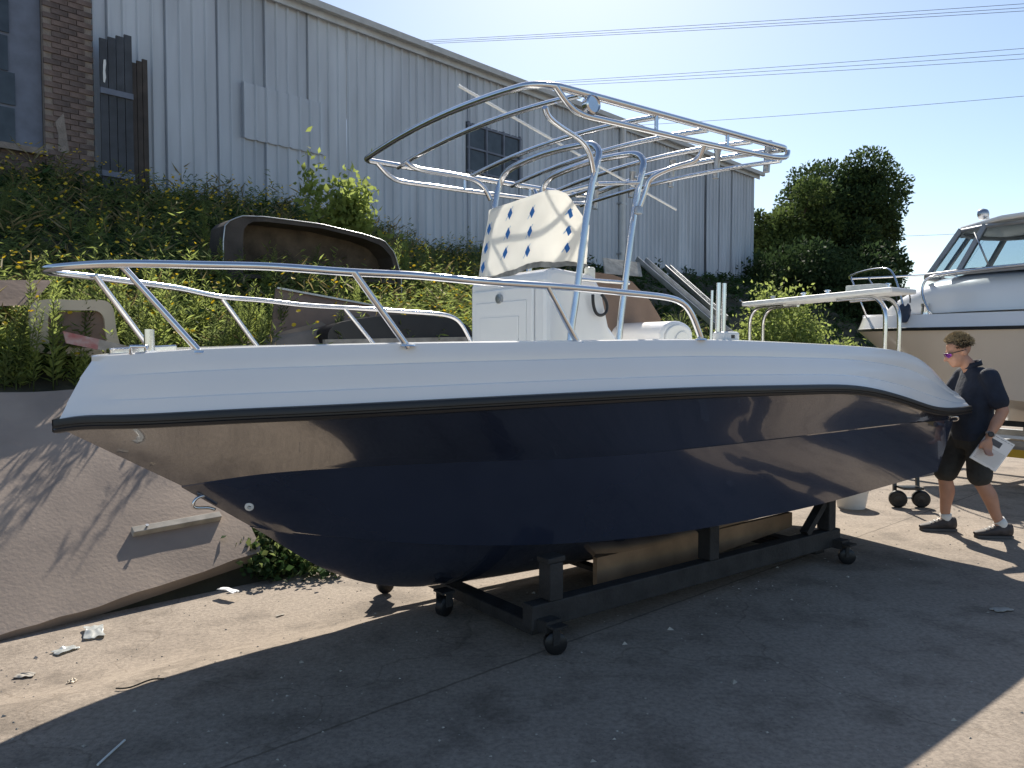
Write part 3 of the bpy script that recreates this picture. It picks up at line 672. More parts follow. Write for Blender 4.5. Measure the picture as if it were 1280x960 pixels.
# stern rod holders and cleat
p = T(905, 408, 1.05)
for dx in (889, 897, 904):
    q = T(dx, 408, 1.02); MB().tube(SP([(q[0], q[1], 1.60), (q[0]+.005, q[1], 1.98 if dx != 889 else 1.93)]), .014 if dx != 889 else .008, 10).build('gunwale_rod_tube', 'steel', boat, smooth=True, sharp=40)
MB().box(S((p[0]+.02, p[1], 1.645)), (.14, .10, .06)).build('rod_base', 'white_plastic', boat, bevel=.015)
MB().box(S((p[0]+.02, p[1]+.052, 1.645)), (.03, .006, .02)).build('rod_base_clip', 'blackplastic', boat)
# bait board across the stern
bs_n, bs_f = 5.88, 6.45
def bpt(t, ds=0., h=0.): f = (t+.85)/1.7; return (bs_f+(bs_n-bs_f)*f+ds, t, h)
MB().extrude([S(bpt(-.92, -.16, 2.03)), S(bpt(.98, -.16, 2.03)), S(bpt(.98, .26, 2.03)), S(bpt(-.92, .26, 2.03))], (0, 0, .04)).build('bait_board', 'white_plastic', boat, bevel=.012)
for t0, sg in ((.84, 1), (-.84, -1)):
    for ds in (-.07, .16):
        tubepart('bait_board_post', [bpt(t0+.03*sg, ds, 1.45), bpt(t0+.03*sg, ds, 1.80), bpt(t0+.015*sg, ds, 1.90), bpt(t0-.06*sg, ds, 1.99), bpt(t0-.18*sg, ds, 2.015), bpt(t0-.5*sg, ds, 2.015)], .017)
for tq in (-.75, -.3, .02, .35, .72):
    MB().lathe(S(bpt(tq, .19, 2.045)), (.1, 0, 1), [(.02, -.02), (.02, .075), (.028, .08), (.028, .09), (.012, .09)], 12).build('board_rod_holder', 'steel' if tq != -.75 else 'dullsteel', boat, smooth=True, sharp=40)
MB().box(S(bpt(.62, .0, 2.10)), (.12, .3, .05)).build('knife_tray', 'clear_plastic', boat, bevel=.01)

# ================================================================== CRADLE
cr_o = tag(empty('cradle', (BT.B[0]*KB, BT.B[1]*KB, 0), math.atan2(BT.a[1], BT.a[0])), 'dark timber boat cradle on small casters under the navy hull', 'cradle')
def Lc(s, t, h): return np.array([s, -t, h])
f0, f1 = 2.05, 4.86
for t in (.80, -.80): MB().beam(Lc(f0-.06, t, .175), Lc(f1+.06, t, .175), .09, .13).build('long_beam', 'cradle', cr_o, bevel=.008)
MB().beam(Lc(f0+.07, -.75, .075), Lc(f0+.07, .75, .075), .12, .068).build('cross_beam', 'cradle', cr_o, bevel=.008)
MB().beam(Lc(f1-.05, -.75, .078), Lc(f1-.05, .75, .078), .12, .068).build('cross_beam', 'cradle', cr_o, bevel=.008)
for s, t, hh in [(2.15, .80, .50), (3.45, .80, .51), (4.80, .80, .56), (2.15, -.80, .50), (3.45, -.80, .51), (4.80, -.80, .56)]:
    hh = hh-.03
    MB().beam(Lc(s, t, .241), Lc(s, t, hh-.03), .10, .09, up=(1, 0, 0)).build('post', 'cradle', cr_o, bevel=.006)
    MB().beam(Lc(s-.06, t, hh-.015), Lc(s+.06, t, hh-.012), .10, .03).build('pad', 'cradle', cr_o, bevel=.006)
for t in (.80, -.80): MB().beam(Lc(4.52, t, .245), Lc(4.76, t, .46), .06, .05).build('brace', 'cradle', cr_o)
MB().extrude([Lc(s, .42, h) for s, h in [(2.75, .245), (4.9, .30), (4.85, .33), (2.75, .275)]], (0, -.05, 0))
bunk = MB(); bunk.extrude([Lc(s, .55, h) for s, h in [(2.72, .14), (3.3, .115), (4.75, .22), (4.75, .33), (3.6, .32), (2.72, .31)]], (0, .035, 0)); bunk.build('bunk_board', 'ply', cr_o)
bunk = MB(); bunk.extrude([Lc(s, -.55, h) for s, h in [(2.72, .14), (3.3, .115), (4.75, .22), (4.75, .33), (3.6, .32), (2.72, .31)]], (0, -.035, 0)); bunk.build('bunk_board', 'ply', cr_o)
for s in (3.0, 4.5): MB().beam(Lc(s, -.75, .13), Lc(s, .75, .13), .07, .03).build('bunk_support', 'cradle', cr_o)
for s, t, a in [(f0+.02, .86, .5), (f0, .10, -.3), (f0+.02, -.86, .2), (f1, .86, .9), (f1, -.86, .1)]:
    big = t == .10
    w0 = Lc(s-(.13 if big else 0), t+(.07 if t > .5 else -.07 if t < -.5 else 0), .06); ax = np.array([math.sin(a), math.cos(a), 0])
    if t < 0: w0 = w0-np.array([0, 0, .155])
    wh_ = MB().lathe(w0-ax*.02, ax, [(.02, -.012), (.05, -.008), (.0595, 0), (.0595, .04), (.05, .048), (.02, .052)], 18).build('caster', 'rubber', cr_o, smooth=True, sharp=40)
    fk = MB()
    for sg in (-1, 1): fk.beam(w0+ax*.038*sg, w0+ax*.038*sg+np.array([0, 0, .085]), .006, .045, up=(1, 0, 0))
    fk.box(w0+np.array([0, 0, .088]), (.09, .1, .012)); fk.build('fork', 'cradle', wh_)
    if t != .10: MB().box(Lc(s, t, .14 if t > 0 else .07), (.10, .12, .06 if t > 0 else .2)).build('caster_bracket', 'cradle', cr_o)

# ================================================================== SECOND BOAT (white cruiser on a trailer)
CB = Frame((4.95, 11.0), (.55, -.835))
if CB.n[1] > 0: CB.n = -CB.n
# n here must point to the camera side (left/near)
cru = empty('cabin_cruiser', (4.95, 11.0, 0), math.atan2(CB.a[1], CB.a[0])); tag(cru, 'white cabin cruiser with tinted windscreen and lower white hull coloured as in shade behind the man', 'boat')
sgn = -1 if (np.cross(CB.a, CB.n)[2] < 0) else 1
def C(p): return np.array([p[0], sgn*p[1], p[2]])
def CP(ps): return [C(p) for p in ps]
rub2 = [(0, 0, 1.87), (.1, .16, 1.87), (.3, .40, 1.865), (.8, .80, 1.855), (1.4, 1.04, 1.845), (2.2, 1.18, 1.835), (3.2, 1.24, 1.83), (5.6, 1.2, 1.83)]
top2 = [(.06, 0, 2.02), (.15, .13, 2.02), (.33, .34, 2.02), (.82, .74, 2.01), (1.4, .98, 2.0), (2.2, 1.12, 1.99), (3.2, 1.18, 1.98), (5.6, 1.14, 1.97)]
chi2 = [(.75, 0, 1.25), (.9, .2, 1.2), (1.4, .55, 1.10), (2.0, .8, 1.04), (3.0, 1.0, 1.0), (5.5, 1.04, 1.0)]
kee2 = [(.75, 0, 1.25), (1.0, 0, 1.0), (1.4, 0, .78), (2, 0, .66), (3, 0, .62), (5.5, 0, .62)]
r2, t2, c2_, k2 = map(curve_s, (rub2, top2, chi2, kee2))
def two(rows, name, m, par, sharp=20, end=True):
    Vv = []; Ff = []
    for sg in (1, -1):
        v, f = loft([[C((p[0], sg*p[1], p[2])) for p in r] for r in rows]); o = len(Vv); Vv += list(v); Ff += [tuple(i+o for i in q) for q in f]
    if end:
        m1 = len(Vv)//2; e1 = [NQ*i+NQ-1 for i in range(len(rows))]; Ff += [(e1[i], e1[i+1], e1[i+1]+m1, e1[i]+m1) for i in range(len(rows)-1)]
    return mesh_obj(name, Vv, Ff, m, par, smooth=True, sharp=sharp)
r2b = r2.copy(); r2b[:, 2] -= .03
two(between(r2b, c2_, 5, -.03)+[c2_]+between(c2_, k2, 3)[1:]+[k2], 'hull', 'hull_shaded', cru)
mid2 = t2.copy(); mid2[:, 1] *= 0; mid2[:, 2] += .05
two([r2, between(r2, t2, 2)[1], t2, (t2*.5+mid2*.5), mid2], 'topsides', 'gelcoat', cru, 25)
b2 = r2.copy(); b2[:, 1] += .025; b2[:, 2] -= .005; b3 = b2.copy(); b3[:, 2] -= .035
two([r2, b2, b3, r2b], 'rub_rail', 'rubber', cru, 40, False)
# trunk cabin: rounded white body rising aft
rows = []
for s in np.linspace(.42, 5.2, 40):
    hgt = np.interp(s, [.42, .7, 1.0, 1.35, 1.7, 5.2], [.02, .20, .36, .47, .51, .50]); wd = np.interp(s, [.42, .8, 1.3, 2, 5.2], [.18, .50, .72, .86, .88])
    rows.append([C((s, wd*math.sin(a), 2.02+hgt*max(0, math.cos(a))**.45)) for a in np.linspace(-math.pi/2, math.pi/2, 25)])
v, f = loft(rows); mesh_obj('trunk_cabin', v, f, 'gelcoat', cru, smooth=True, sharp=40)
# windscreen and side windows with frames
WB, WT = 2.50, 3.0
ring_b = [(1.12, 0), (1.16, .35), (1.32, .64), (1.75, .79), (2.5, .82), (3.4, .82), (4.4, .82)]
ring_t = [(1.50, 0), (1.53, .30), (1.66, .55), (2.0, .69), (2.6, .72), (3.4, .72), (4.4, .72)]
ws = empty('windscreen'); ws.parent = cru
for sg in (1, -1):
    for i in range(len(ring_b)-1):
        a, b, c, d = [C((x, sg*y, h)) for (x, y), h in ((ring_b[i], WB), (ring_b[i+1], WB), (ring_t[i+1], WT), (ring_t[i], WT))]
        nrm = np.cross(b-a, d-a); nrm /= np.linalg.norm(nrm)
        mb = MB(); mb.extrude([a, b, c, d], nrm*.008); mb.build('pane', 'glass', ws)
    for i in range(len(ring_b)):
        if i == 0 and sg == -1: continue
        if i == 1: continue
        MB().beam(C((*[ring_b[i][0], sg*ring_b[i][1]], WB-.02)), C((ring_t[i][0], sg*ring_t[i][1], WT+.02)), .055 if i in (2, 3) else .04, .05, up=(0, 1, 0) if i else (0, 1, 0)).build('window_post', 'winframe', ws)
    MB().tube(CP([(x-.01, sg*(y+.01), WB-.01) for x, y in ring_b]), .035, 8).build('lower_frame', 'winframe', ws, smooth=True)
    MB().tube(CP([(x, sg*y, WT) for x, y in ring_t]), .03, 8).build('upper_frame', 'winframe', ws, smooth=True)
    MB().tube(CP([(2.1, sg*.80, WB+.02), (1.9, sg*.74, WT-.06)]), .010, 8).build('wiper_arm', 'dullsteel', ws, smooth=True)
MB().extrude([C((3.3, -.80, 2.45)), C((3.3, .80, 2.45)), C((3.3, .70, 3.02)), C((3.3, -.70, 3.02))], C((.03, 0, 0))).build('bulkhead', 'winframe', cru)
MB().extrude([C((1.5, -.6, 2.515)), C((1.5, .6, 2.515)), C((3.3, .78, 2.515)), C((3.3, -.78, 2.515))], C((0, 0, .01))).build('dashboard', 'blackplastic', cru)
rows = []
for s, d in [(1.34, 0), (1.36, .02), (1.5, .045), (2.2, .09), (3.2, .11), (4.4, .10)]:
    wd = np.interp(s, [1.34, 1.5, 1.8, 2.3, 4.4], [.30, .52, .70, .80, .80]); rows.append([C((s+.14*abs(y)*(s < 2), wd*y, 3.03+d*(1-.35*y*y))) for y in np.linspace(-1, 1, 17)])
v, f = loft(rows); rf = mesh_obj('roof', v, f, 'gelcoat', cru, smooth=True); sd = rf.modifiers.new('s', 'SOLIDIFY'); sd.thickness = .05; sd.offset = -1
p = CB.on_t(1184, 281, .15); MB().lathe(C((1.75, .12, 3.13)), (0, 0, 1), [(.05, -.06), (.045, .02), (.02, .03), (.02, .07)], 12).build('spotlight_base', 'white_plastic', cru, smooth=True, sharp=40)
MB().lathe(C((1.70, .12, 3.24)), (-1, .2, 0), [(.02, -.06), (.055, -.04), (.07, 0), (.07, .03), (.06, .035), (.055, .02), (.0, .015)], 16).build('spotlight', 'dullsteel', cru, smooth=True, sharp=40)
for sg in (1, -1):
    prail = spline([(-.14, 0, 2.60), (-.07, .14, 2.61), (.13, .36, 2.62), (.5, .62, 2.63), (.80, .78, 2.62), (.95, .85, 2.58), (1.04, .88, 2.46), (1.2, .92, 2.02)], 60)
    rl = MB().tube([C((p[0], sg*p[1], p[2])) for p in prail], .014, 8).build('bow_rail', 'steel', cru, smooth=True)
    MB().tube(CP([(.0, sg*.22, 2.61), (.32, sg*.32, 2.02)]), .012, 8).build('stanchion', 'steel', rl, smooth=True)
    prail = spline([(1.55, sg*.99, 2.0), (1.42, sg*.95, 2.30), (1.46, sg*.93, 2.42), (1.65, sg*.90, 2.47), (2.3, sg*.90, 2.50), (3.3, sg*.9, 2.50)], 40)
    MB().tube(CP(prail), .014, 8).build('side_rail', 'steel', cru, smooth=True)
# winch/cleat on deck
MB().lathe(C((1.38, .80, 2.10)), (0, 0, 1), [(.05, -.1), (.04, .0), (.05, .02), (.05, .04)], 12).build('deck_cleat', 'steel', cru, smooth=True, sharp=40)
# bag hung at the gunwale (own thing)
cw = np.array([[CB.a[0], CB.n[0]], [CB.a[1], CB.n[1]]])
def cwld(s, t, h): v_ = CB.w(s, t, h); return v_
bp = CB.w(1.22, 1.0, 1.95)
bag = tag(empty('mesh_bag', bp), 'dark blue bag hanging on the deck edge of the white cabin cruiser', 'bag')
rows = []
for i, (hh, r0) in enumerate([(.0, .04), (.02, .06), (.08, .075), (.15, .085), (.20, .078), (.215, .06)]):
    rows.append([np.array([r0*math.cos(a)*(1+.12*math.sin(3*a+i)), r0*.7*math.sin(a), hh-.04+.02*math.sin(5*a)*(i > 3)]) for a in np.linspace(0, 2*math.pi, 20)])
v, f = loft(rows); mesh_obj('pouch', v, f, 'bluebag', bag, smooth=True)
MB().tube(spline([(-.08, 0, .2), (-.06, .02, .33), (.06, .02, .33), (.08, 0, .2)], 16), .008, 6).build('strap', 'blackplastic', bag, smooth=True)
# trailer
trl = tag(empty('boat_trailer', CB.w(3, 0, 0), math.atan2(CB.a[1], CB.a[0])), 'galvanised boat trailer with a yellow side strip under the cabin cruiser', 'trailer')
def Tp(s, t, h): return np.array([s-3, sgn*t, h])
for t in (.75, -.75): MB().beam(Tp(.9, t*.9, .50), Tp(5.6, t, .50), .06, .10).build('frame_rail', 'galv', trl, bevel=.006)
MB().beam(Tp(-1.4, 0, .50), Tp(1.8, 0, .50), .08, .10).build('drawbar', 'galv', trl, bevel=.006)
for s in (.9, 1.8, 2.6, 3.6, 4.8): MB().beam(Tp(s, -.78, .42), Tp(s, .78, .42), .06, .06).build('cross_member', 'galv', trl)
for t in (.45, -.45): MB().beam(Tp(1.6, t, .72), Tp(5.5, t, .72), .09, .06).build('bunk', 'cradle', trl)
for s in (2.0, 3.2, 4.6):
    for t in (.45, -.45): MB().beam(Tp(s, t, .44), Tp(s, t, .70), .05, .05, up=(1, 0, 0)).build('bunk_post', 'galv', trl)
for t in (.8, -.8): MB().beam(Tp(1.7, t*1.02, .60), Tp(5.4, t*1.05, .60), .02, .035).build('guide_rail', 'white_plastic', trl)
for t in (.8, -.8): MB().beam(Tp(1.7, t*1.02, .42), Tp(5.4, t*1.05, .42), .012, .09).build('marker_strip', 'yellow', trl)
for t in (.95, -.95):
    wl = MB().lathe(Tp(3.9, t-.09, .30), (0, 1, 0), [(.12, .02), (.24, 0), (.30, .03), (.30, .15), (.24, .18), (.12, .16)], 28).build('wheel', 'rubber', trl, smooth=True, sharp=35)
    MB().lathe(Tp(3.9, t-.06, .30), (0, 1, 0), [(.03, .01), (.17, .02), (.18, .12), (.03, .13)], 20).build('rim', 'galv', wl, smooth=True, sharp=35)
    g_ = [Tp(3.9+.37*math.cos(a), t-.12, .30+.37*math.sin(a)) for a in np.linspace(.1, math.pi-.1, 14)]
    v, f = loft([g_, [p+np.array([0, .24, 0]) for p in g_]]); mesh_obj('mudguard', v, f, 'galv', trl, smooth=True)
MB().lathe(Tp(-1.2, .12, .13), (0, 1, 0), [(.03, 0), (.13, .005), (.13, .055), (.03, .06)], 20).build('jockey_wheel', 'rubber', trl, smooth=True, sharp=35)
MB().tube([Tp(-1.2, .15, .16), Tp(-1.2, .10, .75)], .025, 8).build('jockey_post', 'galv', trl, smooth=True)
# black two-wheeled dolly and white tub behind the stern
dp = ground(1132, 634); dol = tag(empty('wheeled_dolly', dp), 'small black two wheeled dolly standing behind the navy boat', 'dolly')
for dx in (-.09, .14):
    wl = MB().lathe((dx, -.03, .085), (.35, 1, 0), [(.02, -.01), (.07, -.008), (.085, .005), (.085, .05), (.07, .06), (.02, .062)], 20).build('wheel', 'rubber', dol, smooth=True, sharp=35)
    MB().lathe((dx-.004, -.045, .085), (.35, 1, 0), [(.005, 0), (.035, .003), (.035, .01)], 14).build('hub', 'blackplastic', wl)
MB().beam((-.09, .02, .09), (.14, .02, .09), .02, .02).build('axle', 'dullsteel', dol)
for dx in (-.09, .14): MB().beam((dx, .04, .09), (dx+.02, .12, .62), .03, .03, up=(1, 0, 0)).build('upright', 'blackplastic', dol)
MB().beam((-.10, .08, .33), (.18, .08, .33), .03, .06).build('crossbar', 'blackplastic', dol)
MB().box((.03, -.02, .20), (.2, .16, .02)).build('toe_plate', 'blackplastic', dol)
tb = ground(1064, 634); tub = tag(empty('plastic_tub', tb), 'low white plastic tub on the concrete behind the navy boat', 'tub')
MB().lathe((0, 0, 0), (0, 0, 1), [(.13, 0), (.16, .18), (.175, .185), (.175, .2), (.155, .2), (.125, .02)], 24).build('shell', 'white_plastic', tub, smooth=True, sharp=40)

# ================================================================== MAN
mloc = (np.array(ground(1190, 668))+np.array(ground(1245, 674)))/2; mloc[1] += .10; mloc[0] -= .03
man = tag(empty('person', (mloc[0], mloc[1], 0), math.pi-.12), 'man in dark polo shirt, shorts and sunglasses stooping at the stern of the navy boat', 'person')
def blob(mb, pts, rad, flat=None, seg=14):
    """tapered capsule chain; flat = (axis index scale) optional elliptical: list of (rx, ry)"""
    P = spline(pts, max(8, len(pts)*5)) if len(pts) > 2 else np.linspace(pts[0], pts[-1], 8)
    rr = np.interp(np.linspace(0, 1, len(P)), np.linspace(0, 1, len(rad)), rad)
    # rounded caps
    d0 = P[0]-P[1]; d0 /= np.linalg.norm(d0); d1 = P[-1]-P[-2]; d1 /= np.linalg.norm(d1)
    pre = [(P[0]+d0*rr[0]*k, rr[0]*math.sqrt(max(.02, 1-k*k))) for k in (.95, .7, .35)]; post = [(P[-1]+d1*rr[-1]*k, rr[-1]*math.sqrt(max(.02, 1-k*k))) for k in (.35, .7, .95)]
    Q = [p for p, _ in pre]+list(P)+[p for p, _ in post]; rq = [r for _, r in pre]+list(rr)+[r for _, r in post]
    return mb.tube(Q, rq, seg)
def trunk(mb, lv, seg=20):
    """stack of ellipses: (fwd centre, h, rx (fwd), ry (side))"""
    rows = [[np.array([c+rx*math.cos(a), ry*math.sin(a), h]) for a in np.linspace(0, 2*math.pi, seg+1)[:-1]] for c, h, rx, ry in lv]
    V = [p for r in rows for p in r]; n = len(lv)
    Fc = [(i*seg+k, i*seg+(k+1) % seg, (i+1)*seg+(k+1) % seg, (i+1)*seg+k) for i in range(n-1) for k in range(seg)]
    Fc += [tuple(range(seg)), tuple((n-1)*seg+k for k in range(seg))]
    return mb.add(V, Fc)
def fleshy(o, vox, it=6):
    r = o.modifiers.new('r', 'REMESH'); r.mode = 'VOXEL'; r.voxel_size = vox; r.use_smooth_shade = True
    s = o.modifiers.new('s', 'SMOOTH'); s.factor = .5; s.iterations = it; return o
J = dict(shL=(-.09, .185, 1.345), elL=(-.17, .25, 1.07), wrL=(-.06, .27, .865), shR=(-.05, -.185, 1.345), elR=(.08, -.25, 1.10), wrR=(.29, -.20, 1.16),
         hipL=(-.07, .095, .86), knL=(-.07, .11, .475), anL=(-.25, .115, .10), hipR=(-.03, -.095, .86), knR=(.12, -.10, .475), anR=(.10, -.10, .10))
J = {k: np.array(v) for k, v in J.items()}
bd = MB()
for sd_ in 'LR':
    blob(bd, [J['hip'+sd_], (J['hip'+sd_]+J['kn'+sd_])/2+np.array([.01, 0, 0]), J['kn'+sd_]], [.088, .078, .058])
    calf = J['kn'+sd_]*.65+J['an'+sd_]*.35+np.array([-.018, 0, 0])
    blob(bd, [J['kn'+sd_], calf, J['kn'+sd_]*.3+J['an'+sd_]*.7, J['an'+sd_]], [.056, .062, .044, .036])
    blob(bd, [J['an'+sd_], J['an'+sd_]+np.array([.10, 0, -.05])], [.036, .032])
    blob(bd, [J['sh'+sd_], J['el'+sd_]], [.058, .045]); blob(bd, [J['el'+sd_], J['el'+sd_]*.6+J['wr'+sd_]*.4, J['wr'+sd_]], [.043, .045, .028])
trunk(bd, [(-.05, .80, .11, .16), (-.05, .92, .13, .175), (-.04, 1.05, .135, .165), (-.05, 1.2, .125, .175), (-.07, 1.32, .10, .18), (-.05, 1.40, .07, .11)])
blob(bd, [(-.045, 0, 1.36), (-.01, 0, 1.43), (.03, 0, 1.48)], [.062, .058, .055])
# head: stack tilted forward
hc = np.array([.075, 0, 1.555]); tilt = R(16)
def hd(f, s, u): return hc+np.array([f*math.cos(tilt)+u*math.sin(tilt), s, -f*math.sin(tilt)+u*math.cos(tilt)])
def ell(mb, c, rx, ry, rz, seg=16, rings=10):
    V = []; 
    for i in range(1, rings):
        th = math.pi*i/rings
        for k in range(seg):
            a = 2*math.pi*k/seg; V.append(hd(c[0]+rx*math.sin(th)*math.cos(a), c[1]+ry*math.sin(th)*math.sin(a), c[2]+rz*math.cos(th)))
    n = rings-1; Fc = [(i*seg+k, i*seg+(k+1) % seg, (i+1)*seg+(k+1) % seg, (i+1)*seg+k) for i in range(n-1) for k in range(seg)]
    Fc += [tuple(range(seg)), tuple((n-1)*seg+k for k in range(seg))]; mb.add(V, Fc)
ell(bd, (-.012, 0, .035), .098, .076, .092); ell(bd, (.022, 0, -.045), .074, .062, .085); ell(bd, (.062, 0, -.098), .026, .03, .026)
ell(bd, (.080, 0, .012), .018, .045, .02)                                   # brow
for k in range(5): ell(bd, (.092+.006*k, 0, -.005-.010*k), .010+.002*k, .010+.0016*k, .013, 10, 6)       # nose
ell(bd, (.088, 0, -.066), .012, .024, .011, 10, 6); ell(bd, (.085, 0, -.080), .011, .022, .010, 10, 6)    # lips
for sg in (1, -1): ell(bd, (-.018, sg*.078, -.012), .022, .010, .034, 12, 8)
# left hand holding the sheet; right hand resting on the boat
def hand(mb, wr, dirv, side, curl):
    dirv = np.array(dirv, float); dirv /= np.linalg.norm(dirv); side = np.array(side, float); side -= dirv*(side@dirv); side /= np.linalg.norm(side); nrm = np.cross(dirv, side)
    for k in (-1, -.33, .33, 1):
        blob(mb, [wr+dirv*.005, wr+dirv*.045+side*k*.02, wr+dirv*.088+side*k*.029], [.020, .017, .013], seg=10)
    for k, L in zip((-1, -.33, .33, 1), (.062, .074, .078, .068)):
        b = wr+dirv*.088+side*k*.029; c = math.cos(curl); s_2 = math.sin(curl)
        m1_ = b+(dirv*c+nrm*s_2)*L*.5; m2_ = m1_+(dirv*math.cos(2*curl)+nrm*math.sin(2*curl))*L*.35; m3_ = m2_+(dirv*math.cos(2.6*curl)+nrm*math.sin(2.6*curl))*L*.25
        blob(mb, [b, m1_, m2_, m3_], [.0105, .0098, .009, .0075], seg=8)
    b = wr+dirv*.03+side*.03; blob(mb, [b, b+side*.03+dirv*.03, b+side*.028+dirv*.065+nrm*.012], [.015, .0125, .010], seg=8)
hand(bd, J['wrL']+np.array([.002, 0, -.01]), (.12, .06, -1), (1, .15, .1), -.45)
hand(bd, J['wrR'], (1, .1, -.15), (0, 1, 0), -.15)
fleshy(bd.build('body', 'skin', man, smooth=True), .0085, 4)
# polo shirt
sh = MB()
trunk(sh, [(-.055, .80, .145, .19), (-.05, .86, .155, .20), (-.045, 1.0, .155, .19), (-.05, 1.15, .145, .195), (-.075, 1.30, .125, .20), (-.07, 1.38, .095, .16), (-.045, 1.425, .072, .09)])
for sd_ in 'LR':
    e_ = J['sh'+sd_]*.28+J['el'+sd_]*.72
    blob(sh, [J['sh'+sd_]+np.array([0, 0, .0]), e_*.5+J['sh'+sd_]*.5, e_], [.078, .074, .076])
shirt = fleshy(sh.build('polo_shirt', 'shirt', man, smooth=True), .013, 5)
cl = MB(); ring = [np.array([-.038+.078*math.cos(a), .078*math.sin(a), 1.425+.035*math.cos(a)*-.6]) for a in np.linspace(0, 2*math.pi, 25)]
v, f = loft([ring, [p*np.array([.9, .9, 1])+np.array([0, 0, .042]) for p in ring]]); co_ = mesh_obj('collar', v, f, 'shirt', shirt, smooth=True); q_ = co_.modifiers.new('s', 'SOLIDIFY'); q_.thickness = .012
# shorts
st = MB(); trunk(st, [(-.05, .74, .13, .17), (-.05, .80, .14, .185), (-.05, .90, .145, .19)])
for sd_ in 'LR':
    k_ = J['kn'+sd_]+np.array([0, 0, .02])
    blob(st, [J['hip'+sd_], J['hip'+sd_]*.5+k_*.5, k_*.93+J['hip'+sd_]*.07], [.112, .105, .098])
fleshy(st.build('shorts', 'shorts', man, smooth=True), .013, 5)
# socks and shoes
for sd_, yaw in (('L', .05), ('R', -.05)):
    a_ = J['an'+sd_]
    MB().tube([a_+np.array([0, 0, -.03]), a_+np.array([.0, 0, .02]), a_*.86+J['kn'+sd_]*.14], [.048, .045, .047], 14).build('sock', 'sock', man, smooth=True)
    # shoe: lofted last
    rows = []
    for x, wd, ht_, lift in [(-.085, .022, .08, .012), (-.075, .040, .118, .004), (-.03, .052, .128, 0), (.03, .050, .118, 0), (.09, .049, .092, 0), (.15, .048, .068, 0), (.195, .038, .05, .006), (.215, .018, .034, .014)]:
        rows.append([a_+np.array([x, wd*math.sin(b), -a_[2]+.012+lift+(ht_-.012)*(.5-.5*math.cos(b))**.8]) for b in np.linspace(0, 2*math.pi, 17)])
    v, f = loft(rows); sho = mesh_obj('shoe', v, f, 'shoe', man, smooth=True)
    so_ = MB(); so_.extrude([a_+np.array([x, y, -a_[2]]) for x, y in [(-.09, -.02), (-.06, -.042), (.05, -.045), (.15, -.05), (.20, -.035), (.218, 0), (.20, .035), (.15, .05), (.05, .045), (-.06, .042), (-.09, .02)]], (0, 0, .024)); so_.build('sole', 'sole', sho, bevel=.006)
    for i in range(4): MB().beam(a_+np.array([.03+.03*i, -.025, -a_[2]+.122-.016*i]), a_+np.array([.04+.03*i, .025, -a_[2]+.122-.016*i]), .008, .006).build('lace', 'sock', sho)
# hair: cap of short tufts
hr = MB(); 
rows = []
for i in range(9):
    th = R(4+i*11.5)
    rows.append([hd(-.016+(.099)*math.sin(th)*math.cos(a)-(.012 if math.cos(a) > .5 else 0)*(i > 5), .078*math.sin(th)*math.sin(a), .036+.098*math.cos(th)+(.055*max(0, math.cos(a)) if i > 5 else 0)*(i-5)/3.) for a in np.linspace(0, 2*math.pi, 25)])
v, f = loft(rows); hair = mesh_obj('hair', v, f, 'hair', man, smooth=True)
n = 2600; P = []; D = []
for _ in range(n):
    th = R(random.uniform(0, 95)); a = random.uniform(0, 2*math.pi)
    if th > R(55) and math.cos(a) > .45: continue
    P.append(hd(-.016+.102*math.sin(th)*math.cos(a), .080*math.sin(th)*math.sin(a), .038+.10*math.cos(th))); D.append(np.array([math.sin(th)*math.cos(a)+.5, math.sin(th)*math.sin(a), math.cos(th)])+np.random.normal(0, .6, 3))
P = np.array(P); D = np.array(D); tipm = P[:, 2]+np.random.normal(0, .02, len(P)) > hc[2]+.075
leaf_mesh('hair_tuft', P[~tipm], D[~tipm], .024, .009, 'hair', hair); leaf_mesh('hair_tuft', P[tipm], D[tipm], .036, .011, 'hair_tip', hair)
# sunglasses, watch
sg_ = MB()
for sg in (1, -1):
    sg_.tube([hd(.088, sg*.062, .006), hd(.03, sg*.080, .008), hd(-.03, sg*.082, .006)], .004, 6)
sg_.tube([hd(.088, -.062, .008), hd(.103, -.03, .010), hd(.108, 0, .008), hd(.103, .03, .010), hd(.088, .062, .008)], .0045, 6)
gl = sg_.build('sunglasses', 'blackplastic', man, smooth=True)
for sg in (1, -1):
    pl = [hd(.107, sg*.008, .010), hd(.102, sg*.035, .012), hd(.084, sg*.064, .010), hd(.082, sg*.064, -.016), hd(.098, sg*.038, -.030), hd(.106, sg*.012, -.016)]
    MB().extrude(pl, hd(.004, 0, 0)-hd(0, 0, 0)).build('lens', 'lens', gl)
wv_ = J['wrL']+(J['elL']-J['wrL'])*.10; dv = J['elL']-J['wrL']; dv /= np.linalg.norm(dv)
wt_ = MB().lathe(wv_-dv*.012, dv, [(.031, 0), (.036, .002), (.036, .022), (.031, .024)], 20).build('watch_strap', 'dullsteel', man, smooth=True, sharp=40)
MB().lathe(wv_+np.array([.01, .030, 0]), (.25, 1, .1), [(.022, 0), (.022, .010), (.018, .012), (.017, .009), (0, .009)], 18).build('watch_face', 'blackplastic', wt_, smooth=True, sharp=40)
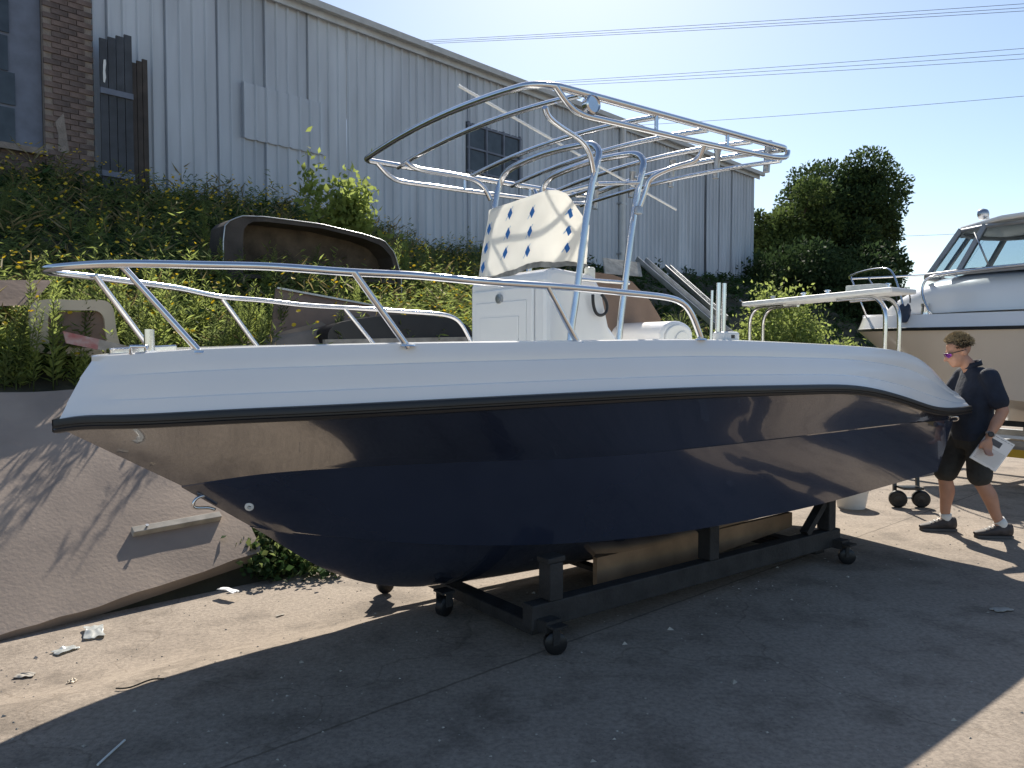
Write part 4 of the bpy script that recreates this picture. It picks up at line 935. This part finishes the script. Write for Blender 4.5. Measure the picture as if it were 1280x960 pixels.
# sheet of papers in his hand: own thing
hy = mloc[1]-.232
pc = [at(x, y, hy+d) for (x, y), d in zip([(1237, 538), (1269, 556), (1244, 590), (1212, 572)], (0, .03, .03, 0))]
pcen = sum(pc)/4; pap = tag(empty('papers', pcen), 'white printed sheets on a board held in the man\'s hand', 'papers')
e1_ = pc[1]-pc[0]; e2_ = pc[3]-pc[0]; pn = np.cross(e1_, e2_); pn /= np.linalg.norm(pn); pn = -pn if pn[1] > 0 else pn
MB().extrude([p-pcen for p in pc], -pn*.006).build('board', 'white_plastic', pap)
def pp(u, v, o): return pc[0]+e1_*u+e2_*v+pn*o-pcen
MB().add([pp(.01, .01, .0025), pp(.99, .01, .0035), pp(.99, .99, .0025), pp(.01, .99, .003)], [(0, 1, 2, 3)]).build('sheet', 'paper', pap, fixn=False)
pr = MB(); pr.add([pp(.12, .16, .0055), pp(.62, .16, .0055), pp(.62, .34, .0055), pp(.12, .34, .0055)], [(0, 1, 2, 3)]); pr.build('photo_block', 'ink', pap, fixn=False)
pr = MB()
for i in range(11):
    v0 = .06 if i == 0 else .40+.05*i
    x = .06
    while x < .9:
        l_ = random.uniform(.05, .16); pr.add([pp(x, v0, .0055), pp(min(.94, x+l_), v0, .0055), pp(min(.94, x+l_), v0+.010, .0055), pp(x, v0+.010, .0055)], [(0, 1, 2, 3)]); x += l_+.03
pr.build('text_lines', 'ink', pap, fixn=False)['kind'] = 'stuff'

# ================================================================== THINGS ON THE BANK
def bankpt(px, py, v, lift=0.):
    """point on the vertical plane v = const behind the toe line seen at this pixel"""
    k, t, h = WK.on_t(px, py, -v); return wk(k, v, h), k, h
def bank_thing(name, label, cat, px, py, v):
    P_, k, h = bankpt(px, py, v); return tag(empty(name, P_), label, cat), P_
def panel_px(px, v, org, depth, m, name, parent, lean=None, bevel=0.):
    n = len(px); lean = lean or [0]*n
    poly = [bankpt(x, y, v+l)[0]-org for (x, y), l in zip(px, lean)]
    mb = MB(); mb.extrude(poly, -WK.n*depth); return mb.build(name, m, parent, bevel=bevel)
# rusted canopy shell: open frame with rounded top
v0 = 4.2
cab, co = bank_thing('rusty_canopy', 'rusty brown vehicle canopy shell half buried in the flowering weeds', 'canopy', 390, 420, v0)
out = [(278, 430), (279, 300), (281, 282), (288, 275), (302, 270), (330, 271), (400, 280), (455, 293), (480, 301), (493, 316), (501, 345), (505, 430)]
inn_ = [(304, 430), (304, 290), (307, 282), (315, 277), (332, 277), (400, 285), (454, 298), (477, 307), (489, 321), (497, 352), (501, 430)]
def lin(P_, n):
    P_ = np.array(P_); d_ = np.r_[0, np.cumsum(np.linalg.norm(np.diff(P_, axis=0), axis=1))]; return np.stack([np.interp(np.linspace(0, d_[-1], n), d_, P_[:, i]) for i in range(3)], 1)
oo = lin([bankpt(x, y, v0)[0]-co for x, y in out], 60); ii = lin([bankpt(x, y, v0)[0]-co for x, y in inn_], 60)
back = -WK.n*.45
v, f = loft([ii, oo, oo+back, ii+back, ii]); mesh_obj('shell', v, f, 'rustpanel', cab, smooth=True, sharp=30)
mb = MB(); mb.extrude([p+back*.85 for p in ii], back*.02); mb.build('bulkhead', 'earth', cab)
MB().tube(list(oo+WK.n*.005), .008, 8).build('rim', 'dullsteel', cab, smooth=True)
p_, q_ = bankpt(300, 345, v0)[0]-co, bankpt(492, 352, v0)[0]-co; MB().beam(p_, q_, .04, .05).build('cross_rail', 'rustpanel', cab)
# brown sheet leaning, cardboard, dark hatch
o_, oc = bank_thing('leaning_board', 'large brown board leaning on the bank below the rusty canopy', 'board', 420, 420, 2.3)
panel_px([(345, 360), (545, 396), (545, 450), (335, 450)], 2.3, oc, .02, 'brownboard', 'board', o_, [.3, .3, 0, 0]); 
MB().beam(bankpt(345, 360, 2.6)[0]-oc+WK.n*.02, bankpt(545, 396, 2.6)[0]-oc+WK.n*.02, .03, .02).build('edge_strip', 'dullsteel', o_)
o_, oc = bank_thing('cardboard_sheet', 'pale brown cardboard sheet lying just behind the white gunwale', 'cardboard', 360, 440, 2.1)
panel_px([(252, 440), (300, 428), (402, 402), (410, 408), (418, 450), (250, 455)], 2.1, oc, .008, 'cardboard', 'sheet', o_, [.2, .25, .35, .35, 0, 0])
o_, oc = bank_thing('dark_hatch', 'dark curved moulded hatch with a pale base rim behind the bow', 'hatch', 500, 430, 2.1)
hp = [(410, 432), (412, 412), (440, 400), (490, 394), (540, 395), (575, 402), (590, 414), (592, 432)]
cv = spline([bankpt(x, y, 2.1)[0]-oc for x, y in hp], 30); rows = [cv*np.array([1, 1, 1])-WK.n*d*.5+np.array([0, 0, -.06*d*d]) for d in np.linspace(0, 1, 8)]
v, f = loft(rows); mesh_obj('shell', v, f, 'blackplastic', o_, smooth=True); mb = MB(); mb.extrude(list(cv), -WK.n*.01); mb.build('front', 'blackplastic', o_)
MB().beam(bankpt(405, 428, 2.07)[0]-oc, bankpt(592, 424, 2.07)[0]-oc, .06, .06).build('base_rim', 'oldplank', o_)
# far left clutter
o_, oc = bank_thing('brown_panel', 'flat brown panel among the weeds left of the cream door', 'panel', 20, 380, 2.5)
panel_px([(-40, 350), (66, 350), (52, 366), (44, 381), (-40, 384)], 2.5, oc, .03, 'brownboard', 'panel', o_, [.3, .3, .15, 0, 0])
o_, oc = bank_thing('cream_door', 'old cream painted vehicle door with window opening in the weeds', 'door', 90, 430, 2.25)
def ringpanel(outer, inner, v, org, dep, m, name, parent):
    a = spline([bankpt(x, y, v)[0]-org for x, y in outer+outer[:1]], 60); b = spline([bankpt(x, y, v)[0]-org for x, y in inner+inner[:1]], 60); d = -WK.n*dep
    vv, ff = loft([a, b, b+d, a+d, a]); return mesh_obj(name, vv, ff, m, parent, smooth=True, sharp=40)
ringpanel([(40, 440), (38, 405), (42, 380), (60, 374), (100, 375), (136, 378), (143, 392), (147, 420), (150, 440), (95, 445)], [(62, 432), (60, 405), (63, 392), (75, 388), (100, 388), (124, 390), (130, 398), (132, 415), (132, 430), (95, 434)], 2.25, oc, .07, 'cream', 'door_frame', o_)
panel_px([(60, 390), (130, 390), (133, 432), (62, 432)], 2.29, oc, .012, 'brownboard', 'lining', o_)
o_, oc = bank_thing('painted_plank', 'short plank with flaking red and white paint by the bow', 'plank', 120, 430, 2.0)
panel_px([(79, 414), (124, 424), (122, 437), (83, 429)], 2.0, oc, .025, 'redpaint', 'painted_end', o_); panel_px([(124, 424), (162, 433), (158, 441), (122, 437)], 2.005, oc, .025, 'oldplank', 'bare_end', o_)
# grey channels and pale board right of the console
for i, (lab, a_, b_2, v, wd) in enumerate([('wide grey steel channel sloping down the bank behind the seat', (800, 326), (915, 425), 3.6, .30), ('thin grey steel channel lying beside the wide one', (834, 336), (905, 400), 3.9, .14)]):
    P0, P1 = bankpt(*a_, v+1.2)[0], bankpt(*b_2, v-1.0)[0]; ch = tag(empty('steel_channel', (P0+P1)/2), lab, 'channel'); oc = (P0+P1)/2
    d = (P1-P0)/np.linalg.norm(P1-P0); y = np.cross((0, 0, 1), d); y /= np.linalg.norm(y); z = np.cross(d, y); L_ = np.linalg.norm(P1-P0)
    MB().box((0, 0, 0), (L_, wd, .02), (d, y, z)).build('web', 'dullsteel', ch)
    for s2 in (-1, 1): MB().box(y*s2*(wd/2-.011)+z*.051, (L_, .02, .08), (d, y, z)).build('flange', 'galv', ch)
o_, oc = bank_thing('pale_board', 'pale weathered board propped on the bank by the downpipe', 'board', 780, 345, 4.4)
panel_px([(754, 322), (800, 328), (803, 346), (757, 342)], 4.4, oc, .03, 'oldplank', 'board', o_, [.3, .3, 0, 0])
P0, P1 = bankpt(925, 376, 3.4)[0], bankpt(985, 418, 2.4)[0]; o_ = tag(empty('thin_pole', (P0+P1)/2), 'thin pale pole lying on the bank beside the stern posts', 'pole')
MB().tube([P0-(P0+P1)/2, (P1-P0)*.02, P1-(P0+P1)/2], .016, 8).build('shaft', 'oldplank', o_, smooth=True); MB().lathe(P0-(P0+P1)/2, P1-P0, [(.022, -.01), (.022, .03)], 10).build('end_cap', 'dullsteel', o_)
# batten on the slab
th = R(37)
def on_slab(px, py, lift=.08):
    nrm = WK.n*math.sin(th)+np.array([0, 0, math.cos(th)]); P_ = wk(0, .12, -.165)+nrm*lift; r = ray(px, py); return CAM+r*((P_-CAM)@nrm/(r@nrm))
P0, P1 = on_slab(165, 665, .087), on_slab(275, 645, .087); bt = tag(empty('batten', (P0+P1)/2), 'weathered timber batten lying across the sloping concrete slab', 'batten')
sn = WK.n*math.sin(th)+np.array([0, 0, math.cos(th)])
MB().beam(P0-(P0+P1)/2, P1-(P0+P1)/2, .055, .05, up=sn).build('strip', 'oldplank', bt, bevel=.004); MB().lathe((P0-P1)*.35+sn*.02, sn, [(.008, 0), (.008, .02), (.012, .022), (.012, .028)], 8).build('bolt', 'dullsteel', bt)

# ================================================================== VEGETATION
def weed_field(name, n, ka, kb, va, vb, hmin, hmax, lpp, ll, lw, m, label, cat, keep=None, droop=.2):
    P = []; D = []; LL = []
    k = np.random.uniform(ka, kb, n); v = va+(vb-va)*np.random.rand(n)
    for i in range(n):
        if keep and not keep(k[i], v[i]): continue
        b = wk(k[i], v[i], float(bank_h(k[i], v[i]))-.02); H_ = random.uniform(hmin, hmax)*(.6+.8*random.random()*random.random())
        lean = np.array([random.gauss(0, .18), random.gauss(0, .18), 1.])
        for j in range(lpp):
            f = (j+random.random())/lpp; a = random.uniform(0, 2*math.pi)
            P.append(b+lean*H_*f); D.append((math.cos(a), math.sin(a), random.uniform(-droop, .9))); LL.append(ll*random.uniform(.6, 1.3))
    LL = np.array(LL); return tag(leaf_mesh(name, np.array(P), np.array(D), LL, LL*lw/ll, m), label, cat, kind='stuff')
weed_field('weeds', 6500, -5, 13, 2.15, 9.6, .22, .62, 17, .115, .018, 'leaf_weed', 'green weeds covering the bank below the shed', 'weeds')
weed_field('sunlit_weeds', 3000, -5, 12, 2.1, 4.6, .25, .7, 18, .10, .018, 'leaf_sunlit', 'bright green weeds along the lower sunlit part of the bank', 'weeds')
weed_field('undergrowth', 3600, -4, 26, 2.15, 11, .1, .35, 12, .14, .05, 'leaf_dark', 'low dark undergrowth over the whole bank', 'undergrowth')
weed_field('dry_grass', 1100, -4, 14, 2.15, 9, .25, .7, 7, .24, .010, 'leaf_dry', 'dry straw coloured grass stalks on the bank', 'grass', droop=-.5)
# yellow flower heads
def flowers(n, ka, kb, va, vb, name, label, hh):
    V = []; Fc = []
    for i in range(n):
        k, v = random.uniform(ka, kb), random.uniform(va, vb)
        if 1.6 < k < 5.2 and 4.0 < v < 4.9 and random.random() < .6: continue
        c = wk(k, v, float(bank_h(k, v))+random.uniform(.15, hh)); r = random.uniform(.014, .029)
        nr = np.array([random.gauss(0, .6), random.gauss(-.3, .6), 1.]); nr /= np.linalg.norm(nr); u = np.cross(nr, (1, 0, 0)); u /= np.linalg.norm(u); w_ = np.cross(nr, u)
        o = len(V); V += [c-nr*.008]+[c+(u*math.cos(a)+w_*math.sin(a))*r for a in np.linspace(0, 2*math.pi, 7)[:-1]]
        Fc += [(o, o+1+j, o+1+(j+1) % 6) for j in range(6)]
    return tag(mesh_obj(name, V, Fc, 'petal', fixn=False), label, 'flowers', kind='stuff')
flowers(4200, -3.5, 12, 2.1, 9.0, 'flowers', 'small yellow flowers scattered through the weeds on the bank', .62)
# tall leafy weeds along the slab top, each a thing
def stalk_plant(hgt, seedv, m='leaf_weed', nl=60, ll=.11, lw=.014, nst=3):
    random.seed(seedv); e = empty('tall_weed'); P = []; D = []; LL = []; stm = MB()
    for s in range(nst):
        bx, by = random.gauss(0, .04), random.gauss(0, .04); lx, ly = random.gauss(0, .10), random.gauss(0, .10); hh = hgt*random.uniform(.65, 1.)
        pts = [np.array([bx+lx*f*f*hh, by+ly*f*f*hh, hh*f-.06]) for f in np.linspace(0, 1, 6)]; stm.tube(pts, [.006, .0055, .005, .004, .003, .002], 5)
        for j in range(nl):
            f = .12+.88*(j+random.random())/nl; a = j*2.4+random.random(); g_ = ll*(1.15-.75*f)*random.uniform(.7, 1.2)
            P.append([bx+lx*f*f*hh, by+ly*f*f*hh, hh*f-.06]); D.append((math.cos(a), math.sin(a), random.uniform(.1, .9)+f*.6)); LL.append(g_)
    LL = np.array(LL); stm.build('stem', 'leaf_weed', e, smooth=True); leaf_mesh('foliage', np.array(P), np.array(D), LL, lw*LL/ll*1.3, m, e, .1); return e
protos = [stalk_plant(.95, 3, 'leaf_sunlit', nl=80, lw=.02), stalk_plant(.75, 5, nst=4, lw=.018), stalk_plant(1.15, 9, 'leaf_sunlit', nst=2, nl=95, lw=.02), stalk_plant(.62, 12, 'leaf_sunlit', 45, .13, .024, 4)]  # lighter sunlit leaf colour makes some stalks look backlit
random.seed(21); spots = []
for px, v in [(38, 2.1), (12, 1.9), (62, 2.6), (75, 2.0), (100, 2.4), (112, 1.9), (150, 2.7), (165, 2.2), (178, 2.9), (196, 2.2), (212, 2.6), (232, 2.3), (250, 2.9), (262, 2.1), (285, 2.5), (298, 2.2), (318, 2.1), (5, 2.5), (-25, 2.2), (128, 3.2), (50, 2.3), (88, 2.5), (140, 2.4), (220, 2.7), (330, 2.3), (345, 2.6)]:
    k = WK.on_t(px, 440, -v)[0]; spots.append((k, max(v, 2.1)))
usedp = [0]*4
for i, (k, v) in enumerate(spots):
    j = [0, 1, 2, 0, 1, 3][i % 6]; o = protos[j] if not usedp[j] else copy_tree(protos[j]); usedp[j] = 1
    o.location = wk(k, v, float(bank_h(k, v))); sc_ = random.uniform(.8, 1.15); o.scale = (sc_,)*3; o.rotation_euler = (0, 0, random.uniform(0, 6))
    lab = {0: 'tall upright weed with three narrow leaved stalks above the concrete slab', 1: 'bushy four stalked weed growing above the concrete slab', 2: 'tallest thin weed with two leafy spikes above the concrete slab', 3: 'short bright green weed growing above the concrete slab'}[j]
    tag(o, lab, 'weed', 'weeds along the top of the slab')
random.seed(33)
for i in range(34):
    px, v = random.uniform(-20, 640), random.uniform(2.5, 6.0) if i % 3 else random.uniform(2.35, 2.9)
    if i % 3 == 0: px = random.uniform(285, 500)
    k = WK.on_t(px, 400, -v)[0]; j = [0, 2, 1, 3][i % 4]; o = copy_tree(protos[j])
    o.location = wk(k, v, float(bank_h(k, v))); sc_ = random.uniform(.75, 1.05); o.scale = (sc_,)*3; o.rotation_euler = (0, 0, random.uniform(0, 6))
    tag(o, {0: 'tall weed with three leafy stalks standing out on the flowering bank', 1: 'bushy four stalked weed standing out on the flowering bank', 2: 'thin weed with two leafy spikes standing out on the flowering bank', 3: 'short bright weed standing out on the flowering bank'}[j], 'weed', 'tall weeds out on the flowering bank')
# bushes
def bush(name, label, cat, P0, rx, ry, rz, n, m, ll=.09, lw=.05, m2=None, stem=True):
    e = tag(empty(name, P0), label, cat)
    cl = [np.array([random.gauss(0, .5)*rx, random.gauss(0, .5)*ry, abs(random.gauss(.5, .3))*rz]) for _ in range(14)]
    def cloud(n_):
        c = np.array([cl[i] for i in np.random.randint(0, len(cl), n_)]); return c+np.random.normal(0, .20, (n_, 3))*np.array([rx, ry, rz])
    P = cloud(n); P[:, 2] = np.abs(P[:, 2]); D = np.random.normal(0, 1, (n, 3))+np.array([0, 0, .5]); L_ = ll*np.random.uniform(.6, 1.3, n)
    leaf_mesh('foliage', P, D, L_, L_*lw/ll, m, e)
    if m2: P = cloud(n//2); P[:, 2] = np.abs(P[:, 2]); leaf_mesh('foliage', P, np.random.normal(0, 1, (n//2, 3)), ll, lw, m2, e)
    if stem:
        mb = MB()
        for c in cl[:6]: mb.tube([np.array([0, 0, -.1]), c*np.array([.4, .4, .6]), c], [.02, .012, .005], 6)
        mb.build('stem', 'bark', e, smooth=True)
    return e
P_, k, h = bankpt(440, 300, 5.4); bush('leafy_shrub', 'sunlit yellow green shrub growing above the rusty canopy', 'shrub', wk(k, 5.4, float(bank_h(k, 5.4))), .55, .5, 1.25, 2200, 'leaf_sunlit', .12, .07)
P_, k, h = bankpt(980, 420, 2.2); bush('ground_shrub', 'bright green low shrub on the bank beyond the bait board', 'shrub', wk(k, 2.2, float(bank_h(k, 2.2))), 1.0, .9, 1.25, 5200, 'leaf_sunlit', .09, .05, 'leaf_weed')
P_, k, h = bankpt(1035, 430, 2.0); bush('ground_shrub', 'low bright creeper shrub between the bank and the cabin cruiser', 'shrub', wk(k, 2.0, float(bank_h(k, 2.0))), 1.1, .8, .85, 4200, 'leaf_sunlit', .09, .05, 'leaf_weed')
P_, k, h = bankpt(850, 410, 2.4); bush('ground_shrub', 'yellow green weedy shrub under the sloping steel channels', 'shrub', wk(k, 2.4, float(bank_h(k, 2.4))), 1.0, .6, .5, 2200, 'leaf_sunlit', .09, .035, 'leaf_weed')
P_ = ground(345, 728); bush('ivy_clump', 'dark ivy clump at the foot of the slab under the bow', 'ivy', P_+np.array([-.02, .28, 0]), .42, .28, .32, 1500, 'leaf_dark', .06, .045, 'leaf_weed')
# strappy grass plants
def strappy(px, v, label, n=60, L_=.75):
    P_, k, h = bankpt(px, 400, v); e = tag(empty('strappy_plant', wk(k, v, float(bank_h(k, v)))), label, 'plant'); mb = MB()
    for i in range(n):
        a = random.uniform(0, 6.28); out_ = random.uniform(.25, .9); l_ = L_*random.uniform(.6, 1.15); d = np.array([math.cos(a), math.sin(a), 0]); sdv = np.array([-d[1], d[0], 0])
        c = [d*out_*l_*f**1.5+np.array([0, 0, l_*(f*1.15-f*f*.75*out_)]) for f in np.linspace(0, 1, 6)]; wv_2 = [.012, .013, .012, .010, .006, .001]
        v_, f_ = loft([[p-sdv*w_ for p, w_ in zip(c, wv_2)], [p+sdv*w_ for p, w_ in zip(c, wv_2)]]); mb.add(v_, f_)
    mb.build('leaves', 'leaf_weed', e, fixn=False); return e
strappy(852, 4.0, 'arching strap leaved plant on the bank behind the gunwale rod tubes', 70, 1.0); strappy(905, 3.6, 'smaller strap leaved plant beside the stern posts', 60, .8)
# trees behind the shed corner
def tree(label, base, hgt, cz, rx, ry, rz, n, m, ll=.22, seedv=1, m2=None):
    random.seed(seedv); np.random.seed(seedv); e = tag(empty('tree', base), label, 'tree')
    tr = MB(); tr.tube([np.array([0, 0, -.3]), np.array([.1, 0, hgt*.25]), np.array([.0, .1, hgt*.5]), np.array([.1, 0, hgt*.8])], [.22, .18, .13, .05], 9)
    lobes = []
    for i in range(44):
        d = np.random.normal(0, 1, 3); d /= np.linalg.norm(d); r = random.uniform(.1, .86); c = np.array([d[0]*rx*r, d[1]*ry*r, cz+d[2]*rz*r]); lobes.append((c, random.uniform(.26, .46)*rx))
        if i < 12: tr.tube([np.array([0, 0, hgt*.3+.02*i]), c*np.array([.5, .5, .8]), c], [.08, .05, .015], 6)
    tr.build('trunk', 'bark', e, smooth=True)
    ps = []; ds = []
    for c, r in lobes:
        q = n//len(lobes); d = np.random.normal(0, 1, (q, 3)); d /= np.linalg.norm(d, axis=1)[:, None]; rr = r*np.random.uniform(.55, 1.12, q)[:, None]
        ps.append(c+d*rr*np.array([1, 1, .85])); ds.append(d+np.random.normal(0, .7, (q, 3)))
    P = np.concatenate(ps); D = np.concatenate(ds); L_ = ll*np.random.uniform(.6, 1.3, len(P))
    cut = np.random.rand(len(P)) < (.25 if m2 else 0)
    leaf_mesh('crown', P[~cut], D[~cut], L_[~cut], L_[~cut]*.6, m, e)
    if m2: leaf_mesh('crown', P[cut], D[cut], L_[cut], L_[cut]*.5, m2, e)
    return e
def tp_at(px, Y): r = ray(px, 440); return np.array([r[0]*Y/r[1], Y, 0.])
tree('large dark round crowned tree beyond the shed corner', tp_at(1060, 34), 10.8, 7.1, 2.6, 2.4, 3.8, 70000, 'leaf_tree', .17, 4, 'leaf_tree2')
tree('lighter olive tree leaning against the shed end wall', tp_at(978, 32.5), 9.0, 5.6, 2.3, 2.0, 3.6, 56000, 'leaf_tree2', .17, 8, 'leaf_tree')
tree('low dark tree filling the gap under the big round tree', tp_at(1025, 29), 6, 3.2, 2.9, 1.4, 2.7, 40000, 'leaf_tree', .17, 15)
tree('dark shrubby tree beyond the cabin cruiser bow', tp_at(1092, 31), 6.4, 3.6, 1.7, 1.6, 3.2, 32000, 'leaf_tree', .17, 19, 'leaf_tree2')

# ================================================================== POWER LINES
def wire(name, label, pa, pb, Ya, Yb, sag=.6, r=.014, grp=None):
    A = at(*pa, Ya); B2 = at(*pb, Yb); d = B2-A; A = A-d*.9; B2 = B2+d*.35
    P = [A+(B2-A)*f-np.array([0, 0, sag*4*f*(1-f)-sag*2.2*.0]) for f in np.linspace(0, 1, 40)]
    o = MB().tube(P, r, 6).build(name, 'wire', None, smooth=True); return tag(o, label, 'wire', grp)
for i, (ya, yb, off) in enumerate([(46, -1, 0), (48, 4, .5), (50, 8, 1.)]): wire('power_line', 'thin overhead wire of the upper triple run above the shed roof', (510, ya-2), (1280, yb), 62, 46, .5, .014, 'upper power lines')
for i, (ya, yb) in enumerate([(98, 57), (100, 64), (103, 70)]): wire('power_line', 'thin overhead wire of the middle triple run behind the tubular top', (660, ya-2), (1280, yb-2), 62, 48, .5, .014, 'middle power lines')
wire('power_line', 'single lowest overhead wire reaching the roof of the shed', (850, 147), (1280, 116), 60, 50, .4, .014)
wire('power_line', 'short low wire between the round tree and the cabin cruiser roof', (1130, 292), (1280, 286), 60, 60, .2, .014)

# ================================================================== LITTER ON THE CONCRETE
def crumple(name, label, cat, px, py, sx, sy, sz, m, n=7, lift=.0):
    P_ = ground(px, py); n = 7; rows = []
    for i in range(n):
        rows.append([np.array([(i/(n-1)-.5)*sx*random.uniform(.8, 1.1), (j/(n-1)-.5)*sy*random.uniform(.75, 1.15), .004+sz*random.random()**1.5*(1-.6*abs(2*i/(n-1)-1))]) for j in range(n)])
    v, f = loft(rows); o = mesh_obj(name, v, f, m, smooth=True, fixn=False); o.location = P_+np.array([0, 0, lift]); o.rotation_euler = (0, 0, random.uniform(0, 3))
    o.modifiers.new('u', 'SUBSURF').render_levels = 2; s = o.modifiers.new('s', 'SOLIDIFY'); s.thickness = .002
    return tag(o, label, cat)
random.seed(5)
crumple('plastic_bag', 'crumpled clear plastic wrapping at the foot of the slab', 'plastic bag', 118, 792, .24, .11, .05, 'clear_plastic', 12)
crumple('plastic_scrap', 'grey translucent plastic scrap in front of the plastic wrapping', 'plastic scrap', 82, 814, .13, .08, .025, 'clear_plastic', 9)
crumple('paper_scrap', 'small crumpled cream paper lump on the sunlit concrete', 'paper', 90, 854, .045, .04, .04, 'cream', 8)
crumple('paper_scrap', 'flat torn pinkish white scrap near the left edge of the yard', 'paper', 30, 846, .10, .05, .02, 'oldplank', 8)
crumple('paper_scrap', 'white sheet caught in the ivy under the bow', 'paper', 285, 748, .18, .06, .02, 'paper', 8, .05)
crumple('paper_scrap', 'thin pale scrap lying on concrete below the forefoot of the hull', 'paper', 350, 770, .06, .02, .006, 'oldplank', 6)
crumple('fallen_leaf', 'dry grey leaf lying in the boat shadow', 'leaf', 1252, 763, .13, .07, .012, 'oldplank', 6)
A = ground(122, 958); B2 = ground(156, 927); o = MB().tube([A-(A+B2)/2+np.array([0, 0, .006]), (0, 0, .007), B2-(A+B2)/2+np.array([0, 0, .006])], .0045, 6).build('white_stick', 'white_plastic'); o.location = (A+B2)/2; tag(o, 'thin white stick lying in the boat shadow', 'stick')
tw = MB(); A = ground(145, 862); B2 = ground(205, 850); C0 = (A+B2)/2
tw.tube(spline([A-C0+np.array([0, 0, .006]), (A-C0)*.3+np.array([0, -.03, .008]), (B2-C0)*.4+np.array([0, .02, .008]), B2-C0+np.array([0, 0, .006])], 14), .004, 5); o = tw.build('twig', 'bark'); o.location = C0; tag(o, 'crooked dry twig on the sunlit concrete', 'twig')
V = []; Fc = []
for i in range(2600):
    x, y = random.uniform(-5, 6), random.uniform(1.2, 9)
    kk = (np.array([x, y, 0])-WK.B)@WK.n
    if kk < .05: continue
    r = random.uniform(.002, .008)*(1+2*(random.random() < .04)); a = random.uniform(0, 6.28); o = len(V)
    z = yard_z(x, y); V += [(x+r*math.cos(a+b)*(1+.5*(b == 0)), y+r*math.sin(a+b), z+.001) for b in (0, 2.1, 4.2)]+[(x, y, z+r*.9)]
    Fc += [(o, o+1, o+3), (o+1, o+2, o+3), (o+2, o, o+3), (o, o+2, o+1)]
tag(mesh_obj('grit', V, Fc, 'oldplank', fixn=False), 'loose grit and crumbs scattered over the yard', 'grit', kind='stuff')
